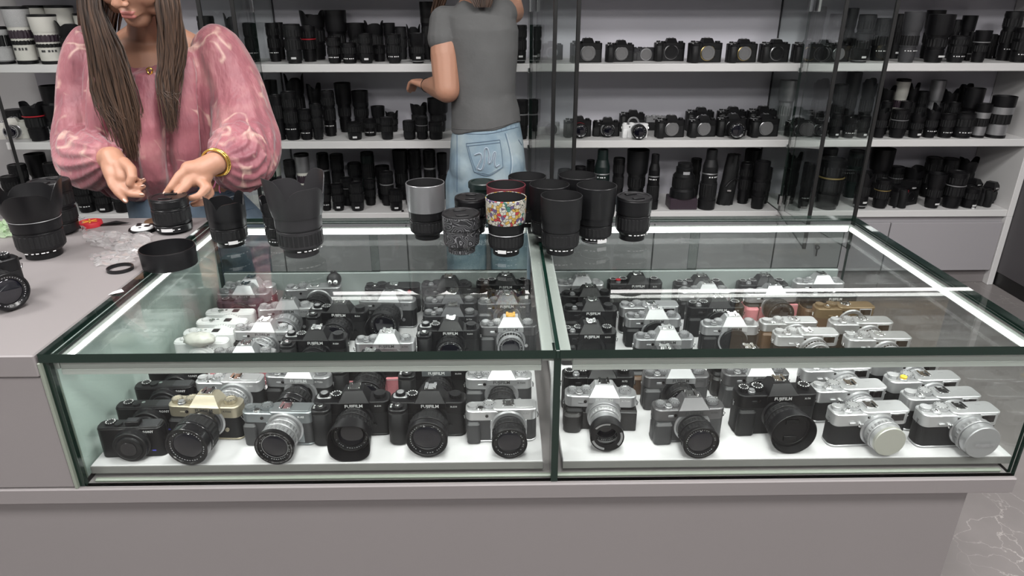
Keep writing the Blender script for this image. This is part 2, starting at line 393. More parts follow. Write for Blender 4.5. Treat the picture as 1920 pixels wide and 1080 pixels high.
# LED tube along the shelf header: lights the counter and mirrors in the glass top
t = tag(empty('header_light', (0, SH_Y - .035, 1.779)), 'long thin white light tube above the wall shelves', 'light')
obj('housing', cbox(PART_X[0], PART_X[4], -.008, .038, .008, .03), 'aluminium', t)
obj('tube', cbox(PART_X[0] + .02, PART_X[4] - .02, -.007, .007, -.007, .007, .003), 'lamp', t)
t = tag(obj('header_poster', cbox(-.55, .55, -.004, 0, 1.84, 2.14), 'poster_brown', None, (1.75, SH_Y - .001, 0)), 'brown panel on the shelf header, upper right', 'sign')
# end wall to the right of the shelving
p = at(1893, 545, z=0)
slab('wall_side', PART_X[4] + .035, X1, 2.35, SH_Y + .1, 0, 2.6, 'dark_wall') if 0 else None
t = tag(empty('tall_cabinet', (PART_X[4] + .032, SH_Y, 0)), 'dark grey tall cabinet side at the far right edge', 'cabinet')
obj('body', cbox(0, .5, -.9, .3, .07, 2.4), 'dark_wall', t)
obj('plinth', cbox(.004, .5, -.895, .3, 0, .07), 'baseboard_black', t)

# ------------------------------------------------------------------ counter under the case, and the raised counter on the left
SL = .029   # worktop thickness
FX = at(1912, 890, y=YF - .003).x; CXL = -2.3
t = tag(empty('display_counter', (0, YF, 0)), 'long grey laminate counter base carrying the glass case', 'counter')
obj('worktop', cbox(CXL, FX, -.003, YB - YF + .02, BASE_Z - SL, BASE_Z), 'laminate', t)
bx = at(1815, 927, y=YF + .018).x
obj('front_panel', cbox(CXL, bx, .018, .038, 0, BASE_Z - SL), 'laminate', t)
obj('side_panel', cbox(bx - .02, bx, .039, YB - YF, 0, BASE_Z - SL), 'laminate', t)
obj('back_panel', cbox(CXL, bx - .021, YB - YF - .02, YB - YF, 0, BASE_Z - SL), 'laminate_dark', t)
t = tag(empty('side_counter', (XL, YF, 0)), 'raised grey laminate counter left of the glass case', 'counter')
obj('worktop', cbox(CXL - XL, -.003, -.004, YB - YF + .01, TOP_Z - .036, TOP_Z), 'laminate', t)
obj('front_panel', cbox(CXL - XL, -.003, .0, .02, BASE_Z + .001, TOP_Z - .037), 'laminate', t)
obj('side_panel', cbox(-.021, -.003, .021, YB - YF, BASE_Z + .001, TOP_Z - .037), 'shelf_white', t)
obj('back_panel', cbox(CXL - XL, -.021, YB - YF - .02, YB - YF, BASE_Z + .001, TOP_Z - .037), 'laminate_dark', t)

# ------------------------------------------------------------------ glass display case
GT = .014
t = tag(empty('display_case', (0, 0, BASE_Z)), 'green-edged glass display case full of cameras, lit by white strips', 'display case')
h = TOP_Z - BASE_Z
obj('top_pane', pane_mesh(XL, XM - .003, YF, YB, h - GT, h, 'z'), ['pane', 'glass_edge'], t)
obj('top_pane', pane_mesh(XM + .003, XR, YF, YB, h - GT, h, 'z'), ['pane', 'glass_edge'], t)
obj('front_pane', pane_mesh(XL + .011, XM - .0055, YF + .004, YF + .012, 0, h - GT, 'y'), ['pane_clear', 'glass_edge'], t)
obj('front_pane', pane_mesh(XM + .0055, XR - .001, YF + .004, YF + .012, 0, h - GT, 'y'), ['pane_clear', 'glass_edge'], t)
obj('side_pane', pane_mesh(XR - .007, XR - .001, YF + .013, YB - .012, 0, h - GT, 'x'), ['pane', 'glass_edge'], t)
obj('side_pane', pane_mesh(XL + .002, XL + .010, YF + .004, YB - .012, 0, h - GT, 'x'), ['pane', 'glass_edge'], t)
obj('white_backing', cbox(XL - .0005, XL + .0015, YF + .03, YB - .012, 0, h - GT, .0003), 'white_board', t)
obj('corner_strip', cbox(XL - .0028, XL + .0018, YF - .002, YF + .028, 0, h - GT, .0006), 'silicone', t)
obj('center_post', pane_mesh(XM - .0052, XM + .0052, YF + .003, YF + .05, 0, h - GT, 'x'), ['glass_edge', 'glass_edge'], t)
for a, b2 in ((XL + .012, XM - .02), (XM + .02, XR - .016)):
    m = (a + b2) / 2
    for q, (c, d) in enumerate(((a, m + .01), (m - .01, b2))):
        obj('sliding_door', pane_mesh(c, d, YB - .012 + q * .006, YB - .008 + q * .006, .109, h - GT - .012, 'y'), ['pane_back', 'glass_edge'], t)
    obj('door_rail', cbox(a, b2, YB - .014, YB - .001, 0, .108), 'rail_grey', t)
# joint between the two glass tops: dark channel with pale flanges
obj('joint_channel', cbox(XM - .022, XM + .022, YF + .013, YB - .013, h - GT - .011, h - GT - .0005, .001), 'aluminium', t)
obj('joint_seal', cbox(XM - .0028, XM + .0028, YF, YB, h - GT, h - .0005, .0004), 'glass_edge', t)
obj('silicone_bead', cbox(XL + .02, XR - .016, YF + .0125, YF + .020, 0, .006, .002), 'silicone', t)
# frame channels and LED strips a little below the glass
zt = h - GT - .0005; zc1 = h - .0175; zc0 = h - .032
def chan(x0, x1, y0, y1): obj('frame_channel', cbox(x0, x1, y0, y1, zc0, zc1, .001), 'aluminium', t)
def led(x0, x1, y0, y1, z0, z1): obj('light_strip', cbox(x0, x1, y0, y1, z0, z1, .001), 'led', t)
for a, b2 in ((XL + .019, XM - .023), (XM + .023, XR - .0155)):
    chan(a, b2, YF + .013, YF + .027)
    obj('channel_lip', cbox(a, b2, YF + .013, YF + .0155, zc0 - .009, zc0 - .0002, .0005), 'aluminium', t)
    led(a + .01, b2 - .01, YF + .017, YF + .025, zc0 - .006, zc0 - .0002)
    chan(a, b2, YB - .022, YB - .013); led(a + .006, b2 - .006, YB - .029, YB - .0222, zc0 + .002, zc1 - .001)
chan(XL + .0105, XL + .018, YF + .013, YB - .013); led(XL + .0182, XL + .0222, YF + .03, YB - .030, zc0 + .006, zc1 - .005)
chan(XR - .0150, XR - .0072, YF + .013, YB - .013); led(XR - .0200, XR - .0152, YF + .03, YB - .030, zc0 + .005, zc1 - .004)
obj('dark_border', cbox(XL + .0102, XL + .0125, YF + .013, YB - .013, zc1 + .0003, zt, .0003), 'dark_frame', t)
# boards the cameras stand on
for nm, a, b2, q in (('left', at(170, 868, y=YF + .028).x, at(1018, 868, y=YF + .028).x, 0), ('right', at(1055, 864, y=YF + .028).x, at(1893, 860, y=YF + .028).x, 1)):
    o = obj('display_board', MB().add(*cbox_g(a, b2, YF + .026, YB - .018, TRAY_Z - .014, TRAY_Z, .001)).mesh('board', 30), 'tray_white')
    tag(o, 'white board carrying the cameras in the %s half of the glass case' % nm, 'board', 'display boards')
    obj('front_edge', cbox(a, b2, YF + .024, YF + .0258, TRAY_Z - .014, TRAY_Z - .0006, .0003), 'tray_edge', o)
    for fx in (a + .04, (a + b2) / 2, b2 - .04):
        for fy in (YF + .10, YB - .10): obj('foot', cbox(fx - .02, fx + .02, fy - .02, fy + .02, BASE_Z + .0003, TRAY_Z - .0141), 'rail_grey', o)
# ------------------------------------------------------------------ lens pieces (axis +z, mount at z=0)
@cached
def ribbed(r, z0, z1, seg=56, rib=.0009):
    d = min(.0012, (z1 - z0) * .15)
    return MB().add(*lathe_g([(r - .0015, z0), (r, z0 + d), (r, z1 - d), (r - .0015, z1)], seg, rib)).mesh('ribbed', 20)
@cached
def petal_hood(r0, r1, z0, z1, amp=.45, seg=48, ph=0.0, th=.0016, square=False):
    """flared hood whose rim rises to two long and two short petals"""
    b = MB(); outer = []; inner = []; L = z1 - z0; n = 5
    for i in range(n + 1):
        ro, ri = [], []
        for k in range(seg):
            a = TAU * k / seg; c = math.cos(2 * (a - ph))
            s = (1 - (1 - c) ** 2.4) if c > 0 else .5 * (1 - (1 + c) ** 2.0)
            top = L * (1 - amp + amp * s); t = i / n; z = z0 + top * t
            r = r0 + (r1 - r0) * min(1, (top * t) / L) ** .7
            if square: r *= 1 + .13 * abs(math.sin(2 * a)) ** 2 * t
            ro.append((r * math.cos(a), r * math.sin(a), z)); ri.append(((r - th) * math.cos(a), (r - th) * math.sin(a), z))
        outer.append(ro); inner.append(ri)
    b.add(*rings(outer + inner[::-1], False, False))
    return b.mesh('petal', 50)
@cached
def cyl_hood(r0, r1, z0, z1, th=.0016, seg=44):
    return MB().add(*lathe_g([(r0 - th, z0), (r0, z0), (r0 + (r1-r0)*.35, z0 + (z1-z0)*.12), (r1, z1 - .0008), (r1 - .0006, z1), (r1 - th, z1), (r0 - th*1.5, z0 + .001)], seg)).mesh('hood', 30)
@cached
def cap_mesh(r, t=.006, seg=40):
    return lathe(((0, 0), (r, 0), (r, t * .6), (r * .97, t), (r * .84, t), (r * .82, t * .78), (0, t * .78)), seg)
@cached
def cap_pinch(r):
    b = MB()
    for s in (-1, 1): b.add(*cbox_g(-r * .36, r * .36, s * r * .52 - r * .15, s * r * .52 + r * .15, 0, .0022, .0006))
    return b.mesh('pinch')
@cached
def patch(r, a_mid, a_half, z0, z1, lift=.0004):
    """curved label patch on a barrel, facing angle a_mid"""
    return MB().add(*lathe_g([(r + lift, z0), (r + lift, z1)], 6, 0, a_mid - a_half, a_mid + a_half)).mesh('patch', 60)
@cached
def ticks(r, z, n, a_mid, a_half, h=.0016, lift=.0004, seed=1):
    """row of tiny printed characters round a barrel"""
    q = random.Random(seed); b = MB()
    for k in range(n):
        a = a_mid - a_half + 2 * a_half * (k + q.uniform(-.2, .2)) / max(1, n - 1); w = a_half / n * q.uniform(.5, .95)
        b.add(*lathe_g([(r + lift, z - h/2), (r + lift, z + h/2)], 2, 0, a - w, a + w))
    return b.mesh('ticks', 60)
@cached
def rim_print(r, n=34, seed=3, h=.0014):
    """ring of small characters printed round the front of a lens (faces +z)"""
    q = random.Random(seed); b = MB()
    for k in range(n):
        a = TAU * k / n
        if q.random() < .28: continue
        w = .6 * PI / n * q.uniform(.5, 1)
        v = [((r + s * h/2) * math.cos(a + e * w), (r + s * h/2) * math.sin(a + e * w), 0) for s, e in ((-1,-1),(1,-1),(1,1),(-1,1))]
        b.add(v, [(0, 1, 2, 3)])
    return b.mesh('rim')
FRONT = -PI / 2
def barrel_mesh(segs, front_in=.004):
    """segs: (z0, z1, r0, r1). one lathe with small steps between the sections and a dished front"""
    prof = [(0, segs[0][0])]
    for z0, z1, r0, r1 in segs:
        e = min(.0006, (z1 - z0) * .2); prof += [(r0 - e, z0), (r0, z0 + e), (r1, z1 - e), (r1 - e, z1)]
    z, r = segs[-1][1], segs[-1][3]
    prof += [(r * .90, z), (r * .87, z - front_in * .4), (r * .72, z - front_in), (0, z - front_in)]
    return tuple((round(a, 5), round(c, 5)) for a, c in prof)
def lens_pieces(L, R, style='prime', front='glass', hood=None, m='black', ring_m='black_rubber', mount=.024, front_m=None, seed=1, text=True, cap_m='black', hood_m=None, sticker=None, accent=None, rim=True, front_ring=None):
    """list of (name, mesh, material, z) that make up a lens of length L and radius R"""
    out = []; mt = min(mount, R * .97)
    P = {'prime': [(0, .06, .90, .90), (.06, .26, .94, .97), (.26, .30, .90, .90), (.30, .74, .97, .97), (.74, .80, .93, .95), (.80, 1, .98, 1.0)],
         'zoom': [(0, .05, .80, .80), (.05, .22, .86, .90), (.22, .25, .86, .86), (.25, .50, .93, .95), (.50, .56, .89, .89), (.56, .84, .97, .97), (.84, 1, .99, 1.0)],
         'taper': [(0, .08, .70, .70), (.08, .24, .74, .80), (.24, .34, .80, .92), (.34, .72, .95, .97), (.72, .78, .93, .93), (.78, 1, .98, 1.0)],
         'small_base': [(0, .13, .72, .72), (.13, .24, .74, .93), (.24, .62, .95, .95), (.62, .66, .92, .92), (.66, 1, .98, 1.0)],
         'pancake': [(0, .30, .88, .90), (.30, .62, .97, .97), (.62, .70, .90, .90), (.70, 1, .94, .90)],
         'stepped': [(0, .22, 1.0, 1.0), (.22, .30, .93, .93), (.30, .48, .90, .88), (.48, .56, .82, .82), (.56, .86, .80, .84), (.86, 1, .86, .88)]}[style]
    segs = [(a * L, b2 * L, c * R, d * R) for a, b2, c, d in P]
    segs[0] = (0, segs[0][1], min(segs[0][2], mt), min(segs[0][3], mt)) if style in ('prime', 'zoom') else segs[0]
    out.append(('barrel', lathe(barrel_mesh(segs), 40), m, 0))
    rr = {'prime': [3], 'zoom': [3, 5], 'taper': [3], 'small_base': [2], 'pancake': [1], 'stepped': [2]}[style]
    for j, k in enumerate(rr):
        z0, z1, r0, r1 = segs[k]; d = (z1 - z0) * .12
        out.append((('focus_ring', 'zoom_ring')[j], ribbed(round(max(r0, r1) + .0007, 5), round(z0 + d, 5), round(z1 - d, 5)), ring_m, 0))
    fr = segs[-1][3]
    if front == 'glass':
        out.append(('front_element', lathe(tuple((round(fr * .70 * math.cos(k * PI / 12), 5), round(L - .0045 + fr * .10 * math.sin(k * PI / 12), 5)) for k in range(7)), 32), 'coated_glass', 0))
        out.append(('name_ring', lathe(((round(fr*.70, 5), round(L - .0042, 5)), (round(fr*.87, 5), round(L - .0016, 5))), 40), front_m or 'black_gloss', 0))
        if rim: out.append(('rim_lettering', rim_print(round(fr * .785, 5), 40, seed), 'ink_grey', L - .0024))
    elif front == 'cap':
        out.append(('lens_cap', cap_mesh(round(fr * .985, 5), .005), cap_m, L - .0008)); out.append(('cap_clip', cap_pinch(round(fr * .9, 4)), cap_m, L + .003))
    elif front == 'plain_cap':
        out.append(('lens_cap', lathe(((0, 0), (round(fr * 1.02, 5), 0), (round(fr * 1.02, 5), .0045), (round(fr * .98, 5), .0058), (0, .0058)), 44), cap_m, L - .0015))
    if front_ring: out.append(('filter_ring', lathe(((fr + .0006, round(L - .008, 5)), (round(fr + .0012, 5), round(L - .0075, 5)), (round(fr + .0012, 5), L), (round(fr * .86, 5), L), (round(fr * .84, 5), round(L - .003, 5))), 44), front_ring, 0))
    if hood:
        hk, hl, hr = hood; hm = hood_m or m; z0 = round(L - .006, 5); z1 = round(L + hl, 5)
        if hk == 'cyl':
            out.append(('hood', cyl_hood(round(fr + .0012, 5), round(hr, 5), z0, z1), hm, 0))
            out.append(('hood_lining', lathe(((round(fr * .6, 5), round(L - .003, 5)), (round(fr - .0022, 5), round(L - .002, 5)), (round(hr - .0023, 5), round(z1 - .0006, 5))), 40), 'black_rubber', 0))
        elif hk == 'petal': out.append(('hood', petal_hood(round(fr + .0012, 5), round(hr, 5), z0, z1, .5), hm, 0))
        elif hk == 'square': out.append(('hood', petal_hood(round(fr + .0012, 5), round(hr, 5), z0, z1, .05, square=True), hm, 0))
        elif hk == 'vent':
            b = MB()
            b.add(*lathe_g([(fr + .001, z0), (hr, z0 + .004), (hr, z1), (hr - .0015, z1), (hr - .002, z1 - .002), (fr * .7, z1 - .003), (fr * .66, z1 - .0035)], 44))
            out.append(('hood', b.mesh('vent', 30), hm, 0))
            s = MB()
            for a in (-40, 80, 200): s.add(*lathe_g([(hr * .80, z1 - .0016), (hr * .93, z1 - .0008)], 8, 0, RAD(a), RAD(a + 62)))
            out.append(('vent_slot', s.mesh('slot'), 'silver', 0))
    if text:
        z = segs[1][0] + (segs[1][1] - segs[1][0]) * .55; r = max(segs[1][2], segs[1][3])
        out.append(('scale_print', ticks(round(r + .0006, 5), round(z, 5), 6, FRONT, .55, .0018, seed=seed), 'ink', 0))
    if sticker:
        a, zf, w = sticker; r = max(segs[1][2], segs[1][3]) if zf < .3 else R
        out.append(('label_sticker', patch(round(r + .0012, 5), FRONT + a, w, round(zf * L, 5), round(zf * L + .007, 5)), 'sticker', 0))
    if accent:
        am, zf = accent; r = [max(s[2], s[3]) for s in segs if s[0] <= zf * L <= s[1]][0]
        out.append(('accent_ring', lathe(((round(r + .0003, 5), round(zf * L - .0008, 5)), (round(r + .0012, 5), round(zf * L, 5)), (round(r + .0003, 5), round(zf * L + .0008, 5))), 44), am, 0))
    return out
def lens_thing(name, p, rz, label, group, **kw):
    t = tag(empty(name, p, rz), label, 'lens', group)
    for n, me, m, z in lens_pieces(**kw): obj(n, me, m, t, (0, 0, z))
    return t
def lens_part(cam_root, loc, yaw=0, **kw):
    pcs = lens_pieces(**kw); n, me, m, z = pcs[0]
    top = obj('lens', me, m, cam_root, loc, (PI / 2, 0, 0))
    for n, me, m, z in pcs[1:]: obj(n, me, m, top, (0, 0, z))
    return top
# ------------------------------------------------------------------ camera bodies (front faces -y, base at z=0)
@cached
def dial(r, h, seg=28):
    return MB().add(*lathe_g([(r * .92, 0), (r, h * .12), (r, h * .82)], seg, r * .06)).add(*lathe_g([(r * .96, h * .8), (r * .93, h), (r * .62, h), (r * .58, h * .93), (0, h * .93)], seg)).mesh('dial', 25)
@cached
def dial_marks(r, h, seed=1):
    q = random.Random(seed); b = MB()
    for k in range(12):
        a = TAU * k / 12; w = q.uniform(.06, .14)
        v = [(r * s * math.cos(a + e * w), r * s * math.sin(a + e * w), h + .0003) for s, e in ((.68,-1),(.9,-1),(.9,1),(.68,1))]
        b.add(v, [(0, 1, 2, 3)])
    return b.mesh('marks')
@cached
def hump_mesh(w0, w1, d, zlow, z0, hh, fwd=.004):
    """faceted finder housing: upright lettering band, then a sloped front, flat roof"""
    yf, yb = -d / 2 - fwd, d / 2 - .002
    def ring(w, a, c, z): return [(-w/2, a, z), (w/2, a, z), (w/2, c, z), (-w/2, c, z)]
    rg = [ring(w0, yf, yb, zlow), ring(w0, yf, yb, z0), ring(w0 - .003, yf + .001, yb, z0 + .001), ring(w1 + .001, yf + .011, yb - .003, z0 + hh - .001), ring(w1, yf + .012, yb - .004, z0 + hh)]
    return MB().add(*rings(rg)).mesh('hump', 15)
@cached
def shoe_mesh(w, d):
    b = MB(); b.add(*cbox_g(-w/2, w/2, -d/2, d/2, 0, .0012, .0003))
    for s in (-1, 1):
        b.add(*cbox_g(s*w*.44 - .0012, s*w*.44 + .0012, -d/2, d/2, .0012, .0032, .0003)); b.add(*cbox_g(s*w*.36 - .0022, s*w*.36 + .0022, -d/2, d/2, .0026, .0034, .0002))
    return b.mesh('shoe')
@cached
def lug_mesh():
    me = MB().add(*tube_g([(.0045 * math.cos(TAU*k/3 + .5), 0, .0055 * math.sin(TAU*k/3 + .5)) for k in range(3)], .0008, 5, closed=True)).mesh('lug', 60)
    return me
@cached
def grip_mesh(w, d, z0, z1, slope=.0):
    def ring(ins, z, dy=0): return [(x, y + dy, z) for x, y in rrect(w - 2*ins, d - 2*ins, min(w, d) * .42, 5)]
    return MB().add(*rings([ring(.001, z0), ring(0, z0 + .002), ring(.0, (z0 + z1) / 2, -.0008), ring(.0, z1 - .004, slope), ring(.003, z1, slope + .001)])).mesh('grip', 40)
@cached
def top_step(w, d, z0, z1, xs, cut):
    """top plate whose viewer-left shoulder is lower than the rest"""
    b = MB(); b.add(*rprism_g(w, d, z0, z1 - cut, .011, .0014, 5))
    b.add(*rprism_g(w/2 - xs, d, z1 - cut - .003, z1, .008, .0014, 4, (xs + w/2) / 2, 0))
    return b.mesh('top')
def common(root, W, H, D, s, top_m, dial_m, leather, base_m, split=.62, rad=.012):
    obj('body', rprism(W, D, .0035, round(H * split + .001, 5), rad, .0005, 5), leather, root)
    obj('base_plate', rprism(W + .0008, D + .0008, 0, .0045, rad, .0012, 5), base_m, root)
def lugs(root, W, H, m='chrome'):
    for q in (-1, 1): obj('strap_lug', lug_mesh(), m, root, (q * (W / 2 + .0025), -.004, H * .72), (0, 0, RAD(90 + q * 12)))
def lettering(root, txt, size, x, y, z, m='ink', rx=PI / 2, bold=.018):
    if txt: obj('lettering', text_mesh(txt, size, bold), m, root, (x, y, z), (rx, 0, 0))
def mount_and_lens(root, D, x, z, lens, ring_m='silver', body_cap=None, yaw=0):
    if lens: z = max(z, lens['R'] + .0022, (lens['hood'][2] + .0006) if lens.get('hood') else 0)
    obj('lens_mount', lathe(((.020, 0), (.0305, 0), (.0305, .0015), (.028, .0032), (.022, .0032)), 40), ring_m, root, (x, -D / 2 + .0005, z), (PI/2, 0, 0))
    if body_cap:
        c = obj('body_cap', lathe(((0, 0), (.0265, 0), (.0275, .001), (.0275, .0045), (.0262, .0055), (.019, .0050), (.0185, .0044), (0, .0044)), 40), body_cap, root, (x, -D / 2 - .003, z), (PI/2, 0, 0))
    if lens: lens_part(root, (x, -D / 2 - .0028, z), **lens)
def cam_slr(root, W=.118, H=.064, D=.033, top_m='silver', leather='leather', base_m=None, hump_m=None, dial_m=None, text='FUJIFILM', model='X-T30', tm='ink', lens=None, body_cap=None, case=None, shoe='chrome', deep=False, ring_m='silver', lug=True, hump=(.052, .030, .017)):
    base_m = base_m or top_m; hump_m = hump_m or top_m; dial_m = dial_m or top_m
    split = .66
    common(root, W, H, D, 1, top_m, dial_m, leather, base_m, split)
    obj('top_plate', rprism(W + .0006, D + .001, round(H * split, 5), H, .012, .0016, 5), top_m, root)
    xm = .005; zf = H - .011
    hw, h1, hh = hump
    obj('finder_hump', hump_mesh(hw, h1, D, round(zf, 5), H, hh), hump_m, root, (xm, 0, 0))
    obj('hot_shoe', shoe_mesh(.019, .018), shoe, root, (xm, .004, H + hh))
    yf = -D / 2 - .0044
    lettering(root, text, .0082, xm, yf, H - .0052, tm)
    lettering(root, model, .0046, W / 2 - .019, -D / 2 - .0009, H - .008, tm)
    if deep:
        obj('grip', grip_mesh(.031, .030, .001, round(H - .006, 5), .004), leather, root, (-W / 2 + .0155, -D / 2 - .012, 0))
        obj('grip_shoulder', rprism(.031, .028, round(H - .0075, 5), round(H - .0015, 5), .010, .001, 4), 'black_metal', root, (-W/2 + .0158, -D/2 - .009, 0))
        d = obj('front_dial', dial(.0095, .005), 'black_metal', root, (-W/2 + .0165, -D/2 - .0125, H - .002)); obj('shutter_button', lathe(((.0045, 0), (.0045, .002), (.004, .0028), (0, .003)), 18), 'chrome', d, (0, 0, .0045))
        for k in range(3): obj('switch_mark', rprism(.005, .0012, 0, .0008, .0003, .0002, 1), 'ink', root, (-W/2 + .006, -D/2 - .004 - k * .004, H - .0014))
        obj('shoulder_plate', rprism(.026, .017, 0, .0022, .006, .0006, 3), 'silver_bright' if top_m == 'black' else top_m, root, (-W/2 + .017, .003, H - .0002))
        d = obj('drive_dial', dial(.0088, .0062), dial_m, root, (-W/2 + .0165, .003, H + .002)); obj('dial_cap', lathe(((.0062, 0), (.0058, .0006), (0, .0006)), 20), 'silver', d, (0, 0, .006))
        d = obj('mode_dial', dial(.0098, .0066), 'black_metal', root, (-W/2 + .037, .001, H)); obj('dial_marks', dial_marks(.0098, .0066), 'ink', d)
        d = obj('filter_dial', dial(.0105, .0068), 'black_metal', root, (W / 2 - .017, .001, H)); obj('dial_cap', lathe(((.0072, 0), (.0068, .0006), (0, .0006)), 20), 'charcoal', d, (0, 0, .0063))
    else:
        obj('grip', grip_mesh(.030, .014, .0005, round(H * split - .001, 5)), leather, root, (-W / 2 + .0160, -D / 2 + .0003, 0))
        d = obj('exposure_dial', dial(.0090, .0065), dial_m, root, (-W/2 + .0125, -.001, H)); obj('dial_marks', dial_marks(.009, .0065), 'ink_dark' if dial_m not in ('black', 'black_metal') else 'ink', d)
        d = obj('shutter_dial', dial(.0105, .0070), dial_m, root, (-W/2 + .0365, .001, H)); obj('dial_marks', dial_marks(.0105, .0070, 2), 'ink_dark' if dial_m not in ('black', 'black_metal') else 'ink', d)
        b = obj('shutter_button', lathe(((.0062, 0), (.0062, .003), (.005, .0036), (.0045, .0062), (.003, .006), (0, .0052)), 20), 'silver' if dial_m != 'black' else 'black_metal', root, (-W/2 + .0235, -.009, H))
        d = obj('drive_dial', dial(.0105, .0070), dial_m, root, (W / 2 - .0185, .001, H)); obj('dial_marks', dial_marks(.0105, .0070, 3), 'ink_dark' if dial_m not in ('black', 'black_metal') else 'ink', d)
        obj('front_dial', dial(.0055, .010), dial_m, root, (-W/2 + .022, -D/2 + .004, H - .012), (0, PI/2, 0))
        obj('focus_lamp', lathe(((.0028, 0), (.0028, .0012), (.0018, .0008), (0, .0008)), 14), 'window_dark', root, (-W/2 + .034, -D/2 - .0004, H - .010), (PI/2, 0, 0))
    obj('lens_release', lathe(((.0035, 0), (.0035, .0025), (0, .003)), 14), dial_m, root, (.037, -D/2, H * .33), (PI/2, 0, 0))
    if lug: lugs(root, W, H)
    if case:
        cs = obj('half_case', rprism(W + .005, D + .005, -.0005, round(H * .52, 5), .013, .001, 5), case, root)
        obj('case_grip', grip_mesh(.030, .024, 0, round(H * .56, 5)), case, cs, (-W/2 + .0125, -D/2 - .004, 0))
        obj('case_wing', rprism(.030, .006, 0, round(H * .62, 5), .0025, .001, 3), case, cs, (W/2 - .014, -D/2 - .003, 0))
        st = [(x, -D/2 - .0066, H * .50) for x in (-.2,)]
        obj('stitching', rprism(.028, .0006, 0, .0006, .0002, .0001, 1), 'ink_grey', cs, (W/2 - .014, -D/2 - .0062, H * .57))
    mount_and_lens(root, D, xm, H * .495, lens, ring_m, body_cap)
def cam_rangefinder(root, W=.127, H=.066, D=.034, top_m='silver_bright', leather='leather', lens=None, window=True, yellow=False, model='X100', dial_m=None, base_m=None, ring_m='silver', body_cap=None, badge=None, lug=True, text=None, case=None, grip=False):
    dial_m = dial_m or top_m
    common(root, W, H, D, 1, top_m, dial_m, leather, base_m or top_m, .60)
    obj('top_plate', top_step(W + .0006, D + .001, round(H * .60, 5), H, -.016, .0035), top_m, root)
    zs = H - .0035
    if grip: obj('grip', grip_mesh(.034, .010, .0005, round(H * .59, 5)), leather, root, (-W / 2 + .0185, -D / 2 + .0022, 0))
    d = obj('exposure_dial', dial(.0092, .0055), dial_m, root, (-W/2 + .0115, .003, zs)); obj('dial_cap', lathe(((.0068, 0), (.0063, .0006), (0, .0006)), 20), top_m, d, (0, 0, .0052))
    d = obj('shutter_dial', dial(.0118, .0062), dial_m, root, (-W/2 + .0385, .004, zs)); obj('dial_cap', lathe(((.0090, 0), (.0085, .0006), (0, .0006)), 24), top_m, d, (0, 0, .0058)); obj('dial_marks', dial_marks(.0118, .0062), 'ink_dark', d)
    c = obj('shutter_collar', lathe(((.0068, 0), (.0068, .0028), (.0058, .0036), (.0042, .003), (0, .003)), 22), top_m, root, (-W/2 + .0245, -.008, zs))
    obj('shutter_button', lathe(((.0036, 0), (.0036, .003), (.0025, .0036), (0, .0030)), 16), 'yellow' if yellow else 'chrome', c, (0, 0, .0025), scale=(1.6, 1.6, 1.6) if yellow else None)
    obj('hot_shoe', shoe_mesh(.019, .018), 'chrome', root, (.004, .003, H))
    if window:
        obj('finder_frame', rprism(.027, .0015, 0, .0165, .0012, .0004, 2), 'silver_bright' if top_m != 'black' else 'black', root, (W/2 - .0225, -D/2 - .0008, H - .0195))
        obj('finder_window', rprism(.0225, .0008, 0, .0125, .0008, .0002, 2), 'window_dark', root, (W/2 - .0225, -D/2 - .0017, H - .0175))
        obj('flash_window', rprism(.0145, .0010, 0, .0050, .0008, .0002, 2), 'ink', root, (.0075, -D/2 - .0008, H - .0125))
        obj('sensor_window', rprism(.0045, .0010, 0, .0035, .0005, .0002, 2), 'window_dark', root, (-.0065, -D/2 - .0008, H - .0115))
        obj('selector_lever', rprism(.010, .003, 0, .003, .0012, .0005, 2), top_m, root, (-W/2 + .030, -D/2 - .002, H - .0205))
        obj('lever_knob', lathe(((.0042, 0), (.0042, .004), (.003, .005), (0, .005)), 16), 'chrome', root, (-.020, -D/2, H - .022), (PI/2, 0, 0))
    else:
        obj('focus_lamp', lathe(((.0028, 0), (.0028, .0012), (0, .0012)), 14), 'window_dark', root, (-.026, -D/2 - .0004, H - .012), (PI/2, 0, 0))
    if badge: obj('round_badge', lathe(((.0045, 0), (.0045, .0008), (0, .0010)), 20), badge, root, (W/2 - .022, -D/2 - .0006, H - .011), (PI/2, 0, 0))
    lettering(root, model, .0040, W / 2 - .026, .006, H + .0004, 'ink_grey' if top_m != 'black' else 'ink', 0)
    if text: lettering(root, text, .0055, W/2 - .03, -D/2 - .0009, H - .008, 'ink')
    if lug: lugs(root, W, H)
    if case: obj('half_case', rprism(W + .005, D + .005, -.0005, round(H * .55, 5), .013, .001, 5), case, root)
    mount_and_lens(root, D, .014, H * .47, lens, ring_m, body_cap)
